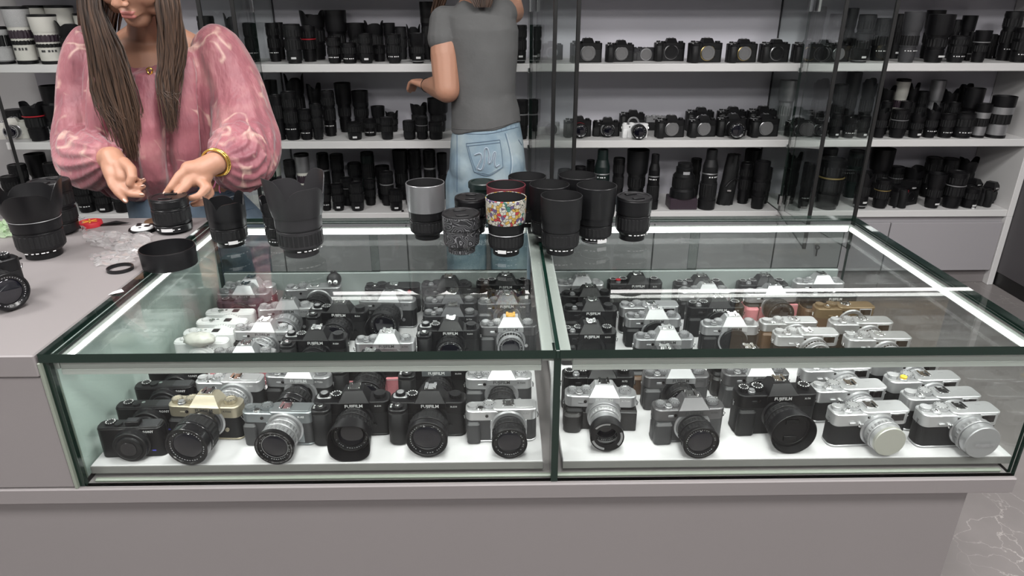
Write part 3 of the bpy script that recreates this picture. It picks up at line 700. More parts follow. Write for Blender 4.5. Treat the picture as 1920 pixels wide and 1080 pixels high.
def cam_flat(root, W=.117, H=.064, D=.031, top_m='silver', leather='leather', lens=None, dial_m=None, model='X-A5', mm='ink', ring_m='silver', panel=True):
    """mirrorless body without a finder hump"""
    dial_m = dial_m or top_m
    common(root, W, H, D, 1, top_m, dial_m, leather, top_m, .66)
    obj('top_plate', top_step(W + .0006, D + .001, round(H * .66, 5), H, -.014, .0032), top_m, root)
    zs = H - .0032
    if panel: obj('lens_panel', rprism(.060, .0012, .006, round(H * .68, 5), .004, .0004, 3), top_m, root, (.012, -D/2 - .0004, 0))
    obj('grip', grip_mesh(.022, .012, .0005, round(H * .64, 5)), leather, root, (-W / 2 + .0125, -D / 2 + .0003, 0))
    obj('front_dial', dial(.0088, .0056), dial_m, root, (-W/2 + .0115, -.002, zs))
    d = obj('mode_dial', dial(.0108, .0062), dial_m, root, (-W/2 + .0385, .002, zs)); obj('dial_marks', dial_marks(.0108, .0062), 'ink_dark' if top_m != 'black' else 'ink', d)
    obj('shutter_button', lathe(((.0062, 0), (.0062, .002), (.005, .0030), (0, .003)), 18), 'chrome', root, (-W/2 + .0245, -.008, zs))
    obj('hot_shoe', shoe_mesh(.019, .018), 'chrome', root, (.012, .002, H))
    obj('flash_lid', rprism(.030, .024, 0, .0008, .003, .0003, 2), top_m, root, (W/2 - .021, .001, H))
    obj('focus_lamp', lathe(((.0026, 0), (.0026, .0012), (0, .0012)), 14), 'window_dark', root, (-.024, -D/2 - .0004, H - .012), (PI/2, 0, 0))
    lettering(root, model, .0052, W/2 - .018, -D/2 - .0009, H - .0085, mm)
    lugs(root, W, H)
    mount_and_lens(root, D, .012, H * .48, lens, ring_m)
def cam_compact(root, W=.102, H=.056, D=.027, m='black', text='SONY', tm='ink', logo=True, shoe=False, lens_m='black_metal'):
    obj('body', rprism(W, D, 0, round(H - .002, 5), .010, .0012, 5), m, root)
    obj('top_plate', rprism(W - .002, D - .003, round(H - .003, 5), H, .009, .0008, 5), 'charcoal' if m == 'black' else m, root)
    d = obj('mode_dial', dial(.0085, .003), 'black_metal' if m != 'white_plastic' else m, root, (-W/2 + .019, .002, H)); obj('dial_marks', dial_marks(.0085, .003), 'ink' if m != 'white_plastic' else 'ink_grey', d)
    obj('zoom_lever', dial(.0062, .0035), 'black_metal' if m != 'white_plastic' else 'chrome', root, (-W/2 + .034, -.004, H))
    obj('power_button', lathe(((.003, 0), (.003, .0008), (0, .001)), 14), 'chrome', root, (-W/2 + .043, .003, H))
    obj('flash_lid', rprism(.030, .020, 0, .0007, .003, .0003, 2), 'dark_graphite' if m == 'black' else m, root, (W/2 - .020, 0, H))
    if shoe:
        s = obj('flash_tower', rprism(.022, .014, 0, .008, .0015, .0008, 2), 'black', root, (.006, -.002, H)); obj('tower_top', rprism(.017, .010, 0, .0006, .001, .0002, 2), 'dark_graphite', s, (0, 0, .008))
    else: obj('flash_seam', rprism(.024, .019, 0, .0005, .001, .0002, 2), 'charcoal' if m == 'black' else 'ink_grey', root, (.006, 0, H)) if m == 'black' else obj('shoe_cover', rprism(.014, .014, 0, .0012, .001, .0003, 2), 'charcoal', root, (.012, 0, H))
    lettering(root, text, .0062, W/2 - .020, -D/2 - .0004, H - .0085, tm)
    if logo: obj('blue_mark', rprism(.006, .0006, 0, .0022, .0005, .0002, 1), 'blue_ink', root, (W/2 - .017, -D/2 - .0002, .011))
    lp = obj('lens', lathe(((0, 0), (.0285, 0), (.0285, .004), (.0265, .005), (.0265, .012), (.0255, .0135), (.021, .0135), (.020, .017), (.018, .0178), (.012, .0165), (0, .0165)), 44), lens_m, root, (.004, -D/2, H * .485), (PI/2, 0, 0))
    obj('control_ring', ribbed(.0288, .0005, .0045, 70, .0006), lens_m if m != 'white_plastic' else 'silver', lp)
    obj('lens_cover', rprism(.024, .024, 0, .0004, .010, .0001, 4), 'front_glass', lp, (0, 0, .0172))
    obj('rim_lettering', rim_print(.0155, 30, 5, .001), 'ink_grey', lp, (0, 0, .0176)) if 0 else None
def cam_dslr(root, W=.132, H=.075, D=.045, lens=None, red=True):
    common(root, W, H, D, 1, 'black', 'black', 'leather', 'black', .75)
    obj('top_plate', rprism(W, D, round(H*.74, 5), H, .014, .003, 5), 'black', root)
    obj('finder_hump', hump_mesh(.058, .030, D, round(H - .012, 5), H, .024, .010), 'black', root, (.008, 0, 0))
    obj('grip', grip_mesh(.034, .034, .001, round(H - .004, 5), .005), 'black_rubber', root, (-W/2 + .017, -D/2 - .012, 0))
    if red: obj('red_accent', rprism(.004, .003, 0, .012, .001, .0004, 2), 'red', root, (-W/2 + .035, -D/2 - .016, H - .02))
    obj('shutter_button', lathe(((.006, 0), (.006, .003), (0, .003)), 16), 'charcoal', root, (-W/2 + .016, -D/2 - .012, H - .004))
    obj('mode_dial', dial(.011, .007), 'black_metal', root, (W/2 - .02, 0, H))
    lettering(root, 'Nikon', .011, .008, -D/2 - .0106, H - .004, 'ink')
    mount_and_lens(root, D, .008, H * .48, lens, 'black_metal', None if lens else 'black')
CAMS = dict(slr=cam_slr, rf=cam_rangefinder, flat=cam_flat, compact=cam_compact, dslr=cam_dslr)
# ------------------------------------------------------------------ cameras in the glass case
def LN(L, R, style='prime', front='glass', **k): return dict(L=L, R=R, style=style, front=front, **k)
XS = dict(kind='slr', W=.126, H=.067, D=.036, top_m='black', deep=True, dial_m='black_metal', model='X-S10', ring_m='black_metal')
XTB = dict(kind='slr', W=.128, H=.068, D=.036, top_m='black', dial_m='black_metal', model='X-T4', ring_m='black_metal')
XTS = dict(kind='slr', top_m='silver', tm='ink_dark', model='X-T20')
XTG = dict(kind='slr', top_m='graphite', dial_m='silver_satin', tm='ink_dark', leather='leather_grey', model='X-T30')
XH = dict(kind='rf'); SO = dict(kind='compact')
WC = dict(kind='compact', m='white_plastic', text=None, logo=False, lens_m='white_plastic', W=.106, H=.060)
def S(base, **k): d = dict(base); d.update(k); return d
# (half, row from the front, left px, right px, px height of the front top edge, yaw deg, look, spec)
CASE = [
 ('L', 1, 167, 301, 803, 2, 'black compact camera with pop-up flash block', S(SO, shoe=True)),
 ('L', 1, 309, 447, 763, -4, 'champagne-topped camera with long glossy lens', S(XTS, top_m='champagne', model='X-T100', shoe='chrome', W=.121, lens=LN(.070, .034, 'taper', m='black_gloss', seed=2))),
 ('L', 1, 450, 583, 773, -3, 'grey flat-topped camera with silver zoom lens', dict(kind='flat', top_m='grey_metal', leather='leather_grey', model='X-A5', lens=LN(.050, .0300, 'zoom', m='silver', ring_m='silver_satin', front_ring='black', text=False))),
 ('L', 1, 587, 728, 755, 2, 'black deep-grip camera with squared lens hood', S(XS, lens=LN(.046, .0315, 'zoom', hood=('square', .022, .0335)))),
 ('L', 1, 732, 869, 755, -1, 'black deep-grip camera with wide zoom lens', S(XS, lens=LN(.058, .0335, 'taper', seed=4))),
 ('L', 1, 877, 1003, 768, 1, 'silver flat-topped camera with short black lens', dict(kind='flat', top_m='silver_bright', leather='leather_grey', model='X-A7', mm='ink_grey', lens=LN(.046, .0285, 'zoom'))),
 ('L', 2, 200, 312, 765, 2, 'black compact camera with wrist strap', S(SO)),
 ('L', 2, 360, 488, 716, -2, 'silver flat-topped camera with silver lens', dict(kind='flat', top_m='silver_bright', model='X-M1', panel=False, lens=LN(.036, .029, 'zoom', m='silver', ring_m='silver_satin'))),
 ('L', 2, 490, 620, 708, -4, 'silver-grey camera with glossy barrel lens', S(XTS, top_m='silver_satin', hump_m='silver_bright', tm='ink', model='X-T100', lens=LN(.055, .028, 'taper', m='black_gloss', text=False))),
 ('L', 2, 622, 752, 685, 1, 'black camera in a pink half case', S(XS, case='pink_leather', lens=LN(.050, .031, 'zoom', seed=7))),
 ('L', 2, 750, 876, 694, 0, 'black deep-grip camera with grey hump', S(XS, hump_m='grey_metal', lens=LN(.040, .029, 'zoom', seed=8))),
 ('L', 2, 873, 997, 711, 0, 'bright silver camera with slim black lens', S(XTS, top_m='silver_bright', leather='leather_grey', model='X-T200', lens=LN(.048, .026, 'zoom', seed=9))),
 ('L', 3, 245, 353, 727, 2, 'black compact camera', S(SO)),
 ('L', 4, 272, 372, 699, 2, 'black compact camera with small white lettering', S(SO)),
 ('L', 5, 400, 505, 668, 0, 'silver camera in a pink half case', S(XTS, case='pink_leather', H=.06, lens=LN(.052, .029, 'zoom', m='silver', ring_m='silver_satin'))),
 ('L', 5, 318, 424, 643, 0, 'white compact camera under a fluffy pouch', S(WC)),
 ('L', 5, 525, 648, 638, 0, 'black deep-grip camera', S(XS, model='X-S20', lens=LN(.03, .029, 'pancake'))),
 ('L', 5, 665, 775, 644, 0, 'silver camera with white finder hump', S(XTS, hump_m='silver_bright', model='X-T30')),
 ('L', 5, 778, 902, 620, 0, 'black deep-grip camera with ribbed shoulder', S(XS, lens=LN(.03, .029, 'prime'))),
 ('L', 5, 903, 1003, 613, 0, 'graphite camera with orange hot shoe cover', S(XTG, hump_m='silver_bright', shoe='orange', dial_m='silver_bright', lens=LN(.032, .027, 'prime', m='silver_satin'))),
 ('L', 6, 431, 545, 622, -2, 'silver camera with fat silver lens', S(XTS, top_m='silver_bright', model='X-T200', lens=LN(.042, .030, 'zoom', m='silver', ring_m='silver_satin'))),
 ('L', 6, 338, 440, 626, 0, 'plain white compact camera', S(WC)),
 ('L', 6, 572, 690, 586, -3, 'black deep-grip camera with fat black zoom', S(XS, lens=LN(.045, .031, 'zoom', seed=5))),
 ('L', 6, 790, 898, 593, 0, 'dark graphite camera with silver shoe plate', S(XTG, top_m='dark_graphite', leather='leather', tm='ink', model='X-T30')),
 ('L', 7, 358, 466, 606, 0, 'white compact camera with dark shoe cover', S(WC)),
 ('L', 7, 477, 590, 580, 4, 'silver camera with wide silver lens', S(XTS, top_m='silver_bright', hump_m='silver', model='X-T200', lens=LN(.06, .032, 'taper', m='silver_satin', ring_m='silver'))),
 ('L', 7, 665, 783, 566, -3, 'silver-grey camera with tall black zoom', S(XTS, top_m='silver_satin', W=.126, model='X-T5', lens=LN(.062, .032, 'zoom', hood=('petal', .02, .036)))),
 ('L', 7, 793, 896, 569, 0, 'dark camera with flat silver dials', S(XTG, top_m='dark_graphite', leather='leather', dial_m='silver_satin', tm='ink', model=None, text=None)),
 ('L', 7, 898, 994, 570, 0, 'speckled grey camera', S(XTG, top_m='speckle', leather='speckle', tm='ink', model='X-T30', dial_m='silver_satin')),
 ('L', 8, 380, 476, 588, 0, 'low white compact camera', S(WC, H=.056)),
 ('L', 8, 402, 490, 567, 0, 'purple-black compact camera', S(SO, m='purple_black', logo=False)),
 ('L', 8, 795, 900, 551, 0, 'black flat-topped camera with lettering', dict(kind='rf', top_m='black', window=True, model='X-E1', dial_m='black_metal', text='X-E1')),
 ('L', 9, 400, 500, 552, 0, 'silver camera with reddish reflections', S(XTS, top_m='silver_satin', hump_m='silver_bright', model=None)),
 ('L', 9, 537, 632, 541, 3, 'silver rangefinder camera with big black lens', dict(kind='rf', top_m='silver', window=False, model=None, lens=LN(.05, .030, 'zoom', seed=6))),
 ('L', 9, 686, 781, 539, 0, 'black rangefinder camera with a red dot', dict(kind='rf', top_m='black', dial_m='black_metal', window=False, badge='red', model=None, lens=LN(.025, .026, 'prime', m='silver'))),
 ('L', 10, 412, 516, 527, 0, 'silver camera in a maroon case', S(XTS, top_m='silver_bright', leather='maroon', model=None, text=None)),
 ('L', 10, 792, 884, 528, 0, 'black camera with grey dials', S(XTB, W=.118, H=.064, model=None, text=None, dial_m='charcoal')),
 ('L', 10, 893, 995, 528, 0, 'black camera with bare chrome mount', S(XTB, ring_m='chrome', lens=LN(.012, .027, 'pancake', m='silver_satin', text=False))),
 # right half
 ('R', 1, 1061, 1194, 744, -3, 'silver camera in black half case', S(XTS, top_m='silver', hump_m='silver_bright', tm='ink', model='X-T100', W=.121, case='half_case_black', lens=LN(.05, .0285, 'stepped', m='silver', ring_m='silver_bright', hood=('vent', .018, .0275), hood_m='black', front='glass'))),
 ('R', 1, 1228, 1363, 768, 3, 'graphite camera with black kit lens', S(XTG, lens=LN(.046, .0295, 'zoom', seed=3, sticker=(-1.2, .06, .16)))),
 ('R', 1, 1378, 1546, 741, 2, 'big black camera with capped lens hood', S(XTB, W=.135, H=.076, D=.040, lens=LN(.040, .033, 'zoom', front='cap', hood=('cyl', .016, .0375)))),
 ('R', 1, 1566, 1712, 773, 3, 'silver rangefinder camera with plain cap', S(XH, lens=LN(.028, .0285, 'pancake', m='silver_bright', ring_m='silver', front='plain_cap', cap_m='cap_silver', text=False))),
 ('R', 1, 1737, 1893, 775, 2, 'silver rangefinder camera with embossed cap', S(XH, W=.128, lens=LN(.030, .0315, 'pancake', m='silver', ring_m='silver', front='plain_cap', cap_m='cap_grey', text=False))),
 ('R', 2, 1058, 1190, 708, 0, 'black camera with white dial markings', S(XTB, model='X-T2')),
 ('R', 2, 1207, 1335, 708, 0, 'graphite camera with silver sloped finder', S(XTG, hump_m='silver', ring_m='black_metal', lens=LN(.028, .027, 'prime'))),
 ('R', 2, 1362, 1482, 704, 0, 'graphite camera with bright finder', S(XTG, hump_m='silver_bright', body_cap='black')),
 ('R', 2, 1532, 1668, 730, 3, 'silver rangefinder camera with bare silver lens', S(XH, lens=LN(.018, .0285, 'pancake', m='silver_bright', ring_m='silver', text=False))),
 ('R', 2, 1708, 1856, 745, 2, 'silver rangefinder camera with twin shoe lines', S(XH, lens=LN(.012, .028, 'pancake', m='silver', ring_m='silver', text=False))),
 ('R', 3, 1678, 1812, 713, 2, 'silver rangefinder camera with yellow shutter button', S(XH, yellow=True, lens=LN(.012, .028, 'pancake', m='silver', ring_m='silver', text=False))),
 ('R', 3, 1507, 1641, 692, 3, 'silver rangefinder camera with chrome strap ring', S(XH, lens=LN(.03, .029, 'pancake', m='silver_bright', ring_m='silver', text=False))),
 ('R', 3, 1185, 1303, 676, 0, 'camera in dark brown half case', S(XTG, case='brown_leather', lens=LN(.016, .028, 'prime'))),
 ('R', 3, 1343, 1465, 676, 0, 'black camera with black leather case', S(XTB, case='half_case_black', model=None)),
 ('R', 4, 1640, 1775, 681, 2, 'silver rangefinder camera with black finder window', S(XH, lens=LN(.012, .028, 'pancake', m='silver', ring_m='silver', text=False))),
 ('R', 4, 1186, 1310, 637, 0, 'bronze-tinted silver camera with large dials', S(XTS, top_m='silver_satin', hump_m='silver_bright', model=None)),
 ('R', 4, 1058, 1152, 626, 0, 'black camera with white lettering', S(XTB, W=.112, model='X-S10')),
 ('R', 5, 1611, 1729, 635, 0, 'pale silver rangefinder camera with flat roof', S(XH, lens=LN(.02, .027, 'pancake', m='silver', text=False))),
 ('R', 5, 1459, 1575, 628, 0, 'pale silver rangefinder camera with bare lens', S(XH, lens=LN(.022, .028, 'pancake', m='silver', text=False))),
 ('R', 5, 1315, 1430, 612, 0, 'silver camera with white sloped finder', S(XTS, hump_m='silver_bright', body_cap='black', model=None)),
 ('R', 6, 1571, 1683, 606, 0, 'silver rangefinder camera with brown window', S(XH, lens=LN(.02, .027, 'pancake', m='silver', text=False))),
 ('R', 6, 1431, 1535, 605, 0, 'silver flat-topped camera with fat silver lens', dict(kind='flat', top_m='silver_bright', model=None, panel=False, leather='brown_leather', lens=LN(.02, .028, 'zoom', m='silver', ring_m='silver'))),
 ('R', 6, 1172, 1281, 598, 0, 'satin silver camera with open mount', S(XTS, top_m='silver_satin', hump_m='silver_bright', body_cap='black', model=None)),
 ('R', 6, 1060, 1156, 583, 0, 'black camera with grey flash plate', S(XTB, W=.116, H=.065, model=None, dial_m='charcoal')),
 ('R', 7, 1289, 1401, 577, 0, 'black camera with ridged shoe', S(XTB, model='X-T5', W=.124, body_cap='black')),
 ('R', 7, 1167, 1272, 575, 0, 'silver rangefinder camera with black window', S(XH, top_m='silver', model=None)),
 ('R', 7, 1553, 1664, 577, 0, 'brown rangefinder camera with dark window', S(XH, top_m='brown_brass', leather='brown_leather', dial_m='brown_brass', model=None)),
 ('R', 8, 1057, 1148, 556, 0, 'black camera with blue-grey flash plate', S(XTB, W=.116, H=.065, model=None, dial_m='charcoal')),
 ('R', 8, 1400, 1500, 552, 2, 'silver camera in a pink case', S(XTS, case='pink_leather', model=None, text=None, lens=LN(.04, .030, 'zoom'))),
 ('R', 8, 1525, 1620, 556, 0, 'black camera on a brown case', S(XTB, W=.120, H=.062, case='brown_leather', model=None, lug=False, hump=(.04, .03, .004))),
 ('R', 8, 1278, 1372, 549, 0, 'silver camera with white sloping hump', S(XTS, hump_m='silver_bright', model=None, text=None)),
 ('R', 9, 1047, 1127, 530, 0, 'silver camera with chrome mount', S(XTS, W=.112, top_m='silver_bright', ring_m='chrome', model=None, tm='ink_grey', body_cap='black')),
 ('R', 9, 1139, 1240, 526, 0, 'black camera with a red shutter button', S(XTB, model='X-T1', body_cap='black')),
 ('R', 9, 1258, 1350, 522, 0, 'black camera with a chrome dial', S(XTB, W=.118, H=.062, model=None, text=None)),
 ('R', 9, 1376, 1468, 522, 0, 'black camera with a pale shoe plate', S(XTB, W=.118, H=.062, model=None, text=None)),
 ('R', 9, 1488, 1578, 524, 0, 'silver camera with a grey lower body', S(XTS, top_m='silver_bright', leather='leather_grey', model=None, text=None)),
]
HALF = {'L': 'left', 'R': 'right'}
_by = {}
for c in CASE: _by.setdefault((c[0], c[1]), []).append(c)
for half, row, u0, u1, v, yaw, look, spec in CASE:
    k = dict(spec); kind = k.pop('kind')
    H = k.get('H', {'slr': .064, 'rf': .066, 'flat': .064, 'compact': .056}[kind]); D = k.get('D', {'slr': .033, 'rf': .034, 'flat': .031, 'compact': .027}[kind])
    p = at((u0 + u1) / 2, v, z=TRAY_Z + H); p.z = TRAY_Z + .0004
    a = RAD(yaw); p += Vector((-math.sin(a), math.cos(a), 0)) * (D / 2)
    p.y = min(p.y, YB - .018 - D / 2); W_ = k.get('W', {'slr': .118, 'rf': .127, 'flat': .117, 'compact': .102}[kind])
    ex = W_ / 2 * math.cos(a) + D / 2 * abs(math.sin(a)) + .007 + (.003 if k.get('case') else 0); p.x = max(XL + .012 + ex, min(XR - .005 - ex, p.x))
    p.y = max(p.y, YF + .03 + D / 2)
    mates = sorted(c[2] for c in _by[(half, row)])
    if len(mates) > 1:
        lab = '%s, %s from left, row %s of %s case' % (look, ORD[mates.index(u0)], ['', 'one', 'two', 'three', 'four', 'five', 'six', 'seven', 'eight', 'nine', 'ten'][row], HALF[half])
    else: lab = '%s, in row %d of %s case' % (look, row, HALF[half])
    t = tag(empty('compact_camera' if kind == 'compact' else 'rangefinder_camera' if kind == 'rf' else 'mirrorless_camera', p, a), lab, 'camera', 'cameras in the %s half of the glass case' % HALF[half])
    CAMS[kind](t, **k)
    if 'red shutter' in look: obj('red_cap', lathe(((.006, 0), (.006, .002), (0, .003)), 18), 'red', t, (-.0405, -.009, H + .006))
    if 'embossed' in look:
        obj('cap_lettering', text_mesh('FUJIFILM', .0085, .012), 'ink_grey', t, (.016, -D / 2 - .0028 - .0375, H * .47), (PI/2, 0, 0))
# little black ball toy with white eyes
p = at(656, 536, z=TRAY_Z); p.y = min(p.y, YB - .04)
R0 = .017
t = tag(empty('ball_toy', p), 'small round black toy with two white eyes behind cameras', 'toy')
def ball(r, s=(1, 1, 1), n=14):
    return MB().add([(x * s[0], y * s[1], z * s[2]) for x, y, z in lathe_g([(r * math.sin(PI*k/n), -r * math.cos(PI*k/n)) for k in range(n + 1)], 22)[0]], lathe_g([(r * math.sin(PI*k/n), -r * math.cos(PI*k/n)) for k in range(n + 1)], 22)[1]).mesh('ball', 60)
zc = .079
obj('body', ball(R0), 'black', t, (0, 0, zc))
obj('stand', rprism(.02, .02, 0, round(zc - R0 + .003, 5), .004, .001, 3), 'black', t)
for s in (-1, 1):
    e = obj('eye', ball(.0052), 'ink', t, (s * .006, -R0 * .86, zc - .001)); obj('pupil', ball(.0022), 'black_gloss', e, (0, -.0040, 0))
    obj('tuft', rprism(.006, .004, 0, .006, .001, .0005, 2), 'black', t, (s * .004, 0, zc + R0 - .002))
# bag of fluff lying on the white compact cameras
# ------------------------------------------------------------------ lenses on the wall shelves: unit templates (radius 1, height 1), scaled per lens
def unit_lens(kind, m, m2):
    """parts of a unit lens: (name, mesh, material)"""
    def B(*segs):
        prof = [(0, segs[0][0])]
        for z0, z1, r0, r1 in segs: prof += [(r0, z0), (r0 + 0, z0 + .004), (r1, z1 - .004), (r1, z1)]
        prof += [(segs[-1][3] * .86, segs[-1][1]), (segs[-1][3] * .8, segs[-1][1] - .03), (0, segs[-1][1] - .03)]
        return lathe(tuple(prof), 26)
    def RB(r, z0, z1): return MB().add(*lathe_g([(r - .03, z0), (r, z0 + .008), (r, z1 - .008), (r - .03, z1)], 40, .045)).mesh('ring', 20)
    def CAP(r, z0, z1): return lathe(((0, z0), (r, z0), (r, z1 - .012), (r * .96, z1), (r * .82, z1), (r * .8, z1 - .012), (0, z1 - .012)), 26)
    def HOOD(r0, r1, z0, z1): return lathe(((r0 - .06, z0), (r0, z0), (r0 + (r1 - r0) * .4, z0 + (z1 - z0) * .15), (r1, z1 - .004), (r1 - .05, z1), (r0 - .1, z0 + .02)), 28)
    def PET(r0, r1, z0, z1, ph=.4): return petal_hood(r0, r1, z0, z1, .5, 36, ph, .05)
    if kind == 'zoom':
        return [('barrel', B((0, .07, .76, .76), (.07, .30, .86, .90), (.30, .34, .86, .86), (.34, .62, .93, .93), (.62, .66, .88, .88), (.66, .90, .95, .97), (.90, .955, 1, 1)), m),
                ('zoom_ring', RB(.965, .36, .60), m2), ('focus_ring', RB(.99, .69, .86), m2), ('lens_cap', CAP(.97, .945, 1), 'black')]
    if kind == 'short':
        return [('barrel', B((0, .10, .80, .80), (.10, .40, .90, .94), (.40, .46, .90, .90), (.46, .80, .96, .96), (.80, .93, 1, 1)), m),
                ('focus_ring', RB(1.0, .48, .78), m2), ('lens_cap', CAP(.96, .92, 1), 'black'), ('rear_cap', lathe(((0, 0), (.84, 0), (.84, .07), (.76, .075)), 26), 'black')]
    if kind == 'hood':
        return [('barrel', B((0, .06, .70, .70), (.06, .28, .76, .80), (.28, .32, .74, .74), (.32, .56, .82, .82), (.56, .64, .80, .84)), m),
                ('focus_ring', RB(.86, .34, .54), m2), ('hood', HOOD(.88, 1.0, .62, 1), m)]
    if kind == 'petal':
        return [('barrel', B((0, .07, .72, .72), (.07, .30, .80, .84), (.30, .34, .78, .78), (.34, .62, .86, .86), (.62, .70, .82, .84)), m),
                ('zoom_ring', RB(.90, .37, .60), m2), ('hood', PET(.88, 1.0, .66, 1), m)]
    if kind == 'bighood':
        return [('barrel', B((0, .05, .62, .62), (.05, .26, .68, .72), (.26, .30, .66, .66), (.30, .52, .74, .78), (.52, .60, .78, .92)), m),
                ('focus_ring', RB(.80, .33, .50), m2), ('hood', HOOD(.93, 1.0, .58, 1), m)]
    if kind == 'white':
        return [('barrel', B((0, .07, .74, .74), (.07, .20, .78, .80), (.20, .40, .80, .80), (.40, .58, .82, .84), (.58, .66, .84, .88)), 'offwhite'),
                ('rear_cap', lathe(((0, 0), (.77, 0), (.77, .06), (.7, .065)), 26), 'black'), ('zoom_ring', RB(.86, .34, .42), 'black_rubber'), ('focus_ring', RB(.88, .45, .60), 'purple_black'),
                ('scale_print', ticks(.82, .27, 5, FRONT, .6, .045, .008, 2), 'ink_dark'), ('hood', HOOD(.9, 1.0, .65, .965), m), ('hood_rim', lathe(((1.0, .955), (1.02, .96), (1.02, .995), (.95, 1.0), (.93, .96)), 28), 'black')]
    if kind == 'silver':
        return [('barrel', B((0, .30, .80, .84), (.30, .34, .8, .8), (.34, .58, .86, .88), (.58, .75, .95, 1.0)), 'silver'), ('rear_cap', lathe(((0, 0), (.84, 0), (.84, .07), (.78, .075)), 26), 'black'),
                ('zoom_ring', RB(.93, .34, .58), 'black_rubber'), ('hood', HOOD(.96, 1.0, .73, 1), 'black')]
    if kind == 'silverh':
        return [('barrel', B((0, .06, .70, .70), (.06, .56, .74, .78), (.56, .62, .78, .9)), 'silver_satin'), ('focus_ring', RB(.80, .30, .50), 'silver'), ('hood', HOOD(.92, 1.0, .60, 1), 'silver_satin')]
    if kind == 'inverted':   # standing on its wide front
        return [('barrel', B((0, .16, .96, 1.0), (.16, .20, .92, .92), (.20, .46, .96, .94), (.46, .50, .88, .88), (.50, .72, .90, .86), (.72, .84, .86, .64), (.84, 1, .62, .60)), m),
                ('focus_ring', RB(.99, .22, .44), m2), ('accent_ring', lathe(((.90, .60), (.92, .61), (.90, .62)), 26), 'silver_satin'),
                ('scale_print', ticks(.9, .56, 5, FRONT, .6, .02, .008, 3), 'ink')]
    if kind == 'tele':
        return [('barrel', B((0, .05, .78, .78), (.05, .34, .84, .84), (.34, .38, .8, .8), (.38, .58, .86, .86), (.58, .64, .84, .92), (.64, .72, .96, .96)), m),
                ('zoom_ring', RB(.89, .40, .56), m2), ('collar', lathe(((.84, .20), (.92, .20), (.92, .27), (.84, .27)), 26), m), ('collar_knob', MB().add(*cbox_g(.85, 1.1, -.12, .12, .205, .265, .01)).mesh('knob'), m),
                ('hood', HOOD(.94, 1.0, .72, 1), m)]
_UL = {}
def shelf_lens(kind, m, m2, p, r, h, rz, label, group, extra=None, lean=0):
    key = (kind, m, m2)
    if key not in _UL: _UL[key] = unit_lens(kind, m, m2)
    t = tag(empty('camera_lens', p, rz), label, 'lens', group); t.scale = (r, r, h)
    for n, me, mm in _UL[key]: obj(n, me, mm, t)
    fa = FRONT - rz
    if extra == 'tag': obj('label_sticker', patch(.93, round(fa + .15, 2), .30, .12, round(.12 + .0085 / h, 2), .02), 'sticker', t)
    elif extra == 'text': obj('scale_print', ticks(.92, .24, 6, round(fa, 2), .7, round(.004 / h, 3), .012, 4), 'ink', t)
    elif extra in ('red', 'gold_ring', 'silver'): obj('accent_ring', lathe(((.95, .62), (1.0, .63), (1.0, .645), (.95, .655)), 26), extra, t)
    elif extra == 'tagring':
        obj('label_sticker', patch(.93, round(fa + .15, 2), .30, .16, round(.16 + .0085 / h, 2), .02), 'sticker', t)
        obj('silver_ring', lathe(((.80, .06), (.88, .065), (.88, .085), (.80, .09)), 26), 'silver', t)
    return t
